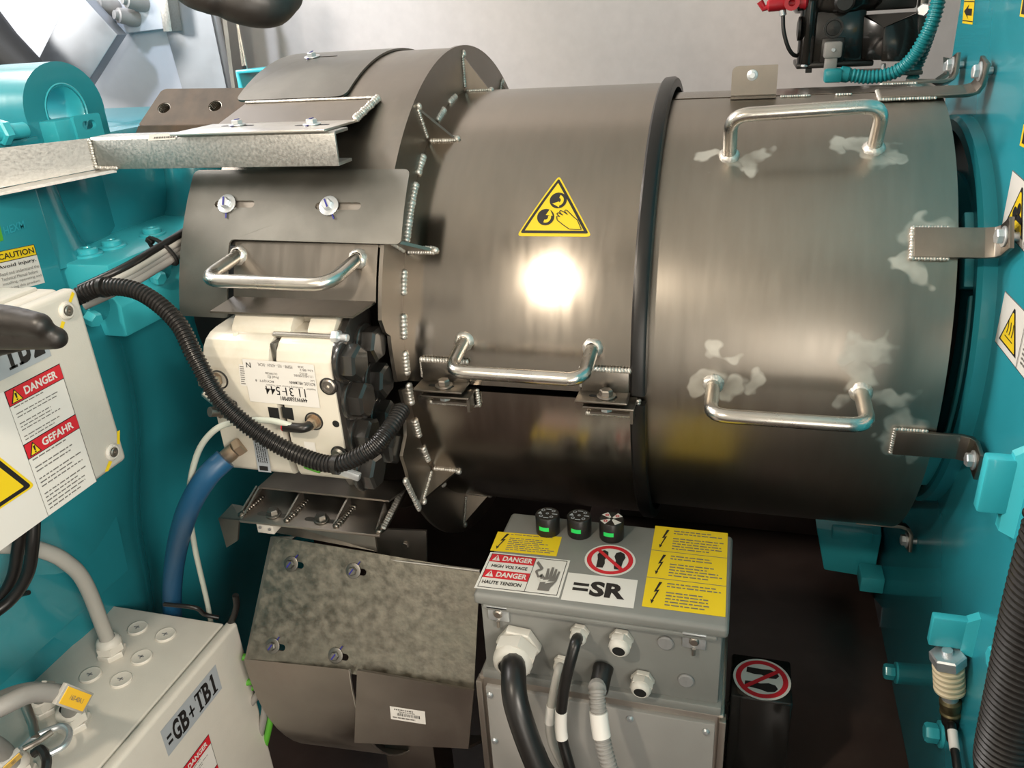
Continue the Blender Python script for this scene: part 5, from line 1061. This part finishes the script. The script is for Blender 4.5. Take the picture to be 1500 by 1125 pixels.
hand('gloved_hand', [([A(-120,452,d0),A(-40,462,d0),A(20,470,d0),A(58,476,d0-.004)], [.0125,.0122,.0118,.0098]), ([A(-120,486,d0+.01),A(-40,490,d0+.012),A(30,492,d0+.01),A(82,495,d0+.004)], [.0125,.0122,.0115,.0092]),
    ([A(-120,506,d0+.03),A(-40,506,d0+.04),A(10,500,d0+.045),A(42,496,d0+.05)], [.0125,.012,.011,.009]), ([A(-125,520,d0+.05),A(-60,520,d0+.06),A(-15,510,d0+.07),A(10,502,d0+.075)], [.0115,.011,.010,.0085]),
    ([A(-170,470,d0-.01),A(-125,505,d0-.03),A(-80,525,d0-.035),A(-50,520,d0-.03)], [.017,.014,.012,.010]),
    ([A(-240,480,d0+.03),A(-180,478,d0+.02),A(-120,472,d0+.012)], [.026,.026,.015]), ([A(-240,490,d0+.045),A(-180,492,d0+.035),A(-120,500,d0+.03)], [.026,.027,.016]), ([A(-230,500,d0+.06),A(-180,506,d0+.055),A(-125,518,d0+.05)], [.024,.024,.014]),
    ([A(-1500,1000,.85),A(-620,640,d0+.03),A(-420,560,d0+.035),A(-300,510,d0+.04),A(-240,492,d0+.04)], [.055,.046,.038,.031,.028])])
d1 = .50
hand('gloved_hand', [([A(285,-70,d1),A(305,-30,d1-.012),A(345,-2,d1-.016),A(392,8,d1-.010),A(418,-8,d1+.004)], [.015,.0148,.0142,.0132,.0115]),
    ([A(300,-80,d1+.012),A(325,-45,d1-.004),A(365,-18,d1-.008),A(405,-14,d1-.002),A(425,-28,d1+.01)], [.015,.0148,.0142,.0132,.0115]), ([A(315,-92,d1+.02),A(345,-62,d1+.004),A(385,-38,d1),A(420,-34,d1+.006),A(435,-48,d1+.016)], [.015,.0146,.014,.013,.011]),
    ([A(340,-105,d1+.028),A(370,-78,d1+.012),A(400,-60,d1+.008),A(428,-58,d1+.014)], [.014,.0135,.0125,.011]), ([A(260,-90,d1-.01),A(262,-55,d1-.02),A(282,-22,d1-.022),A(310,-6,d1-.022)], [.018,.015,.013,.011]),
    ([A(240,-150,d1+.01),A(280,-85,d1+.006)], [.027,.02]), ([A(260,-160,d1+.02),A(310,-100,d1+.02)], [.028,.022]), ([A(290,-165,d1+.03),A(340,-115,d1+.026)], [.025,.018]),
    ([A(60,-420,d1+.0),A(170,-260,d1+.01),A(255,-160,d1+.018)], [.046,.036,.030])])
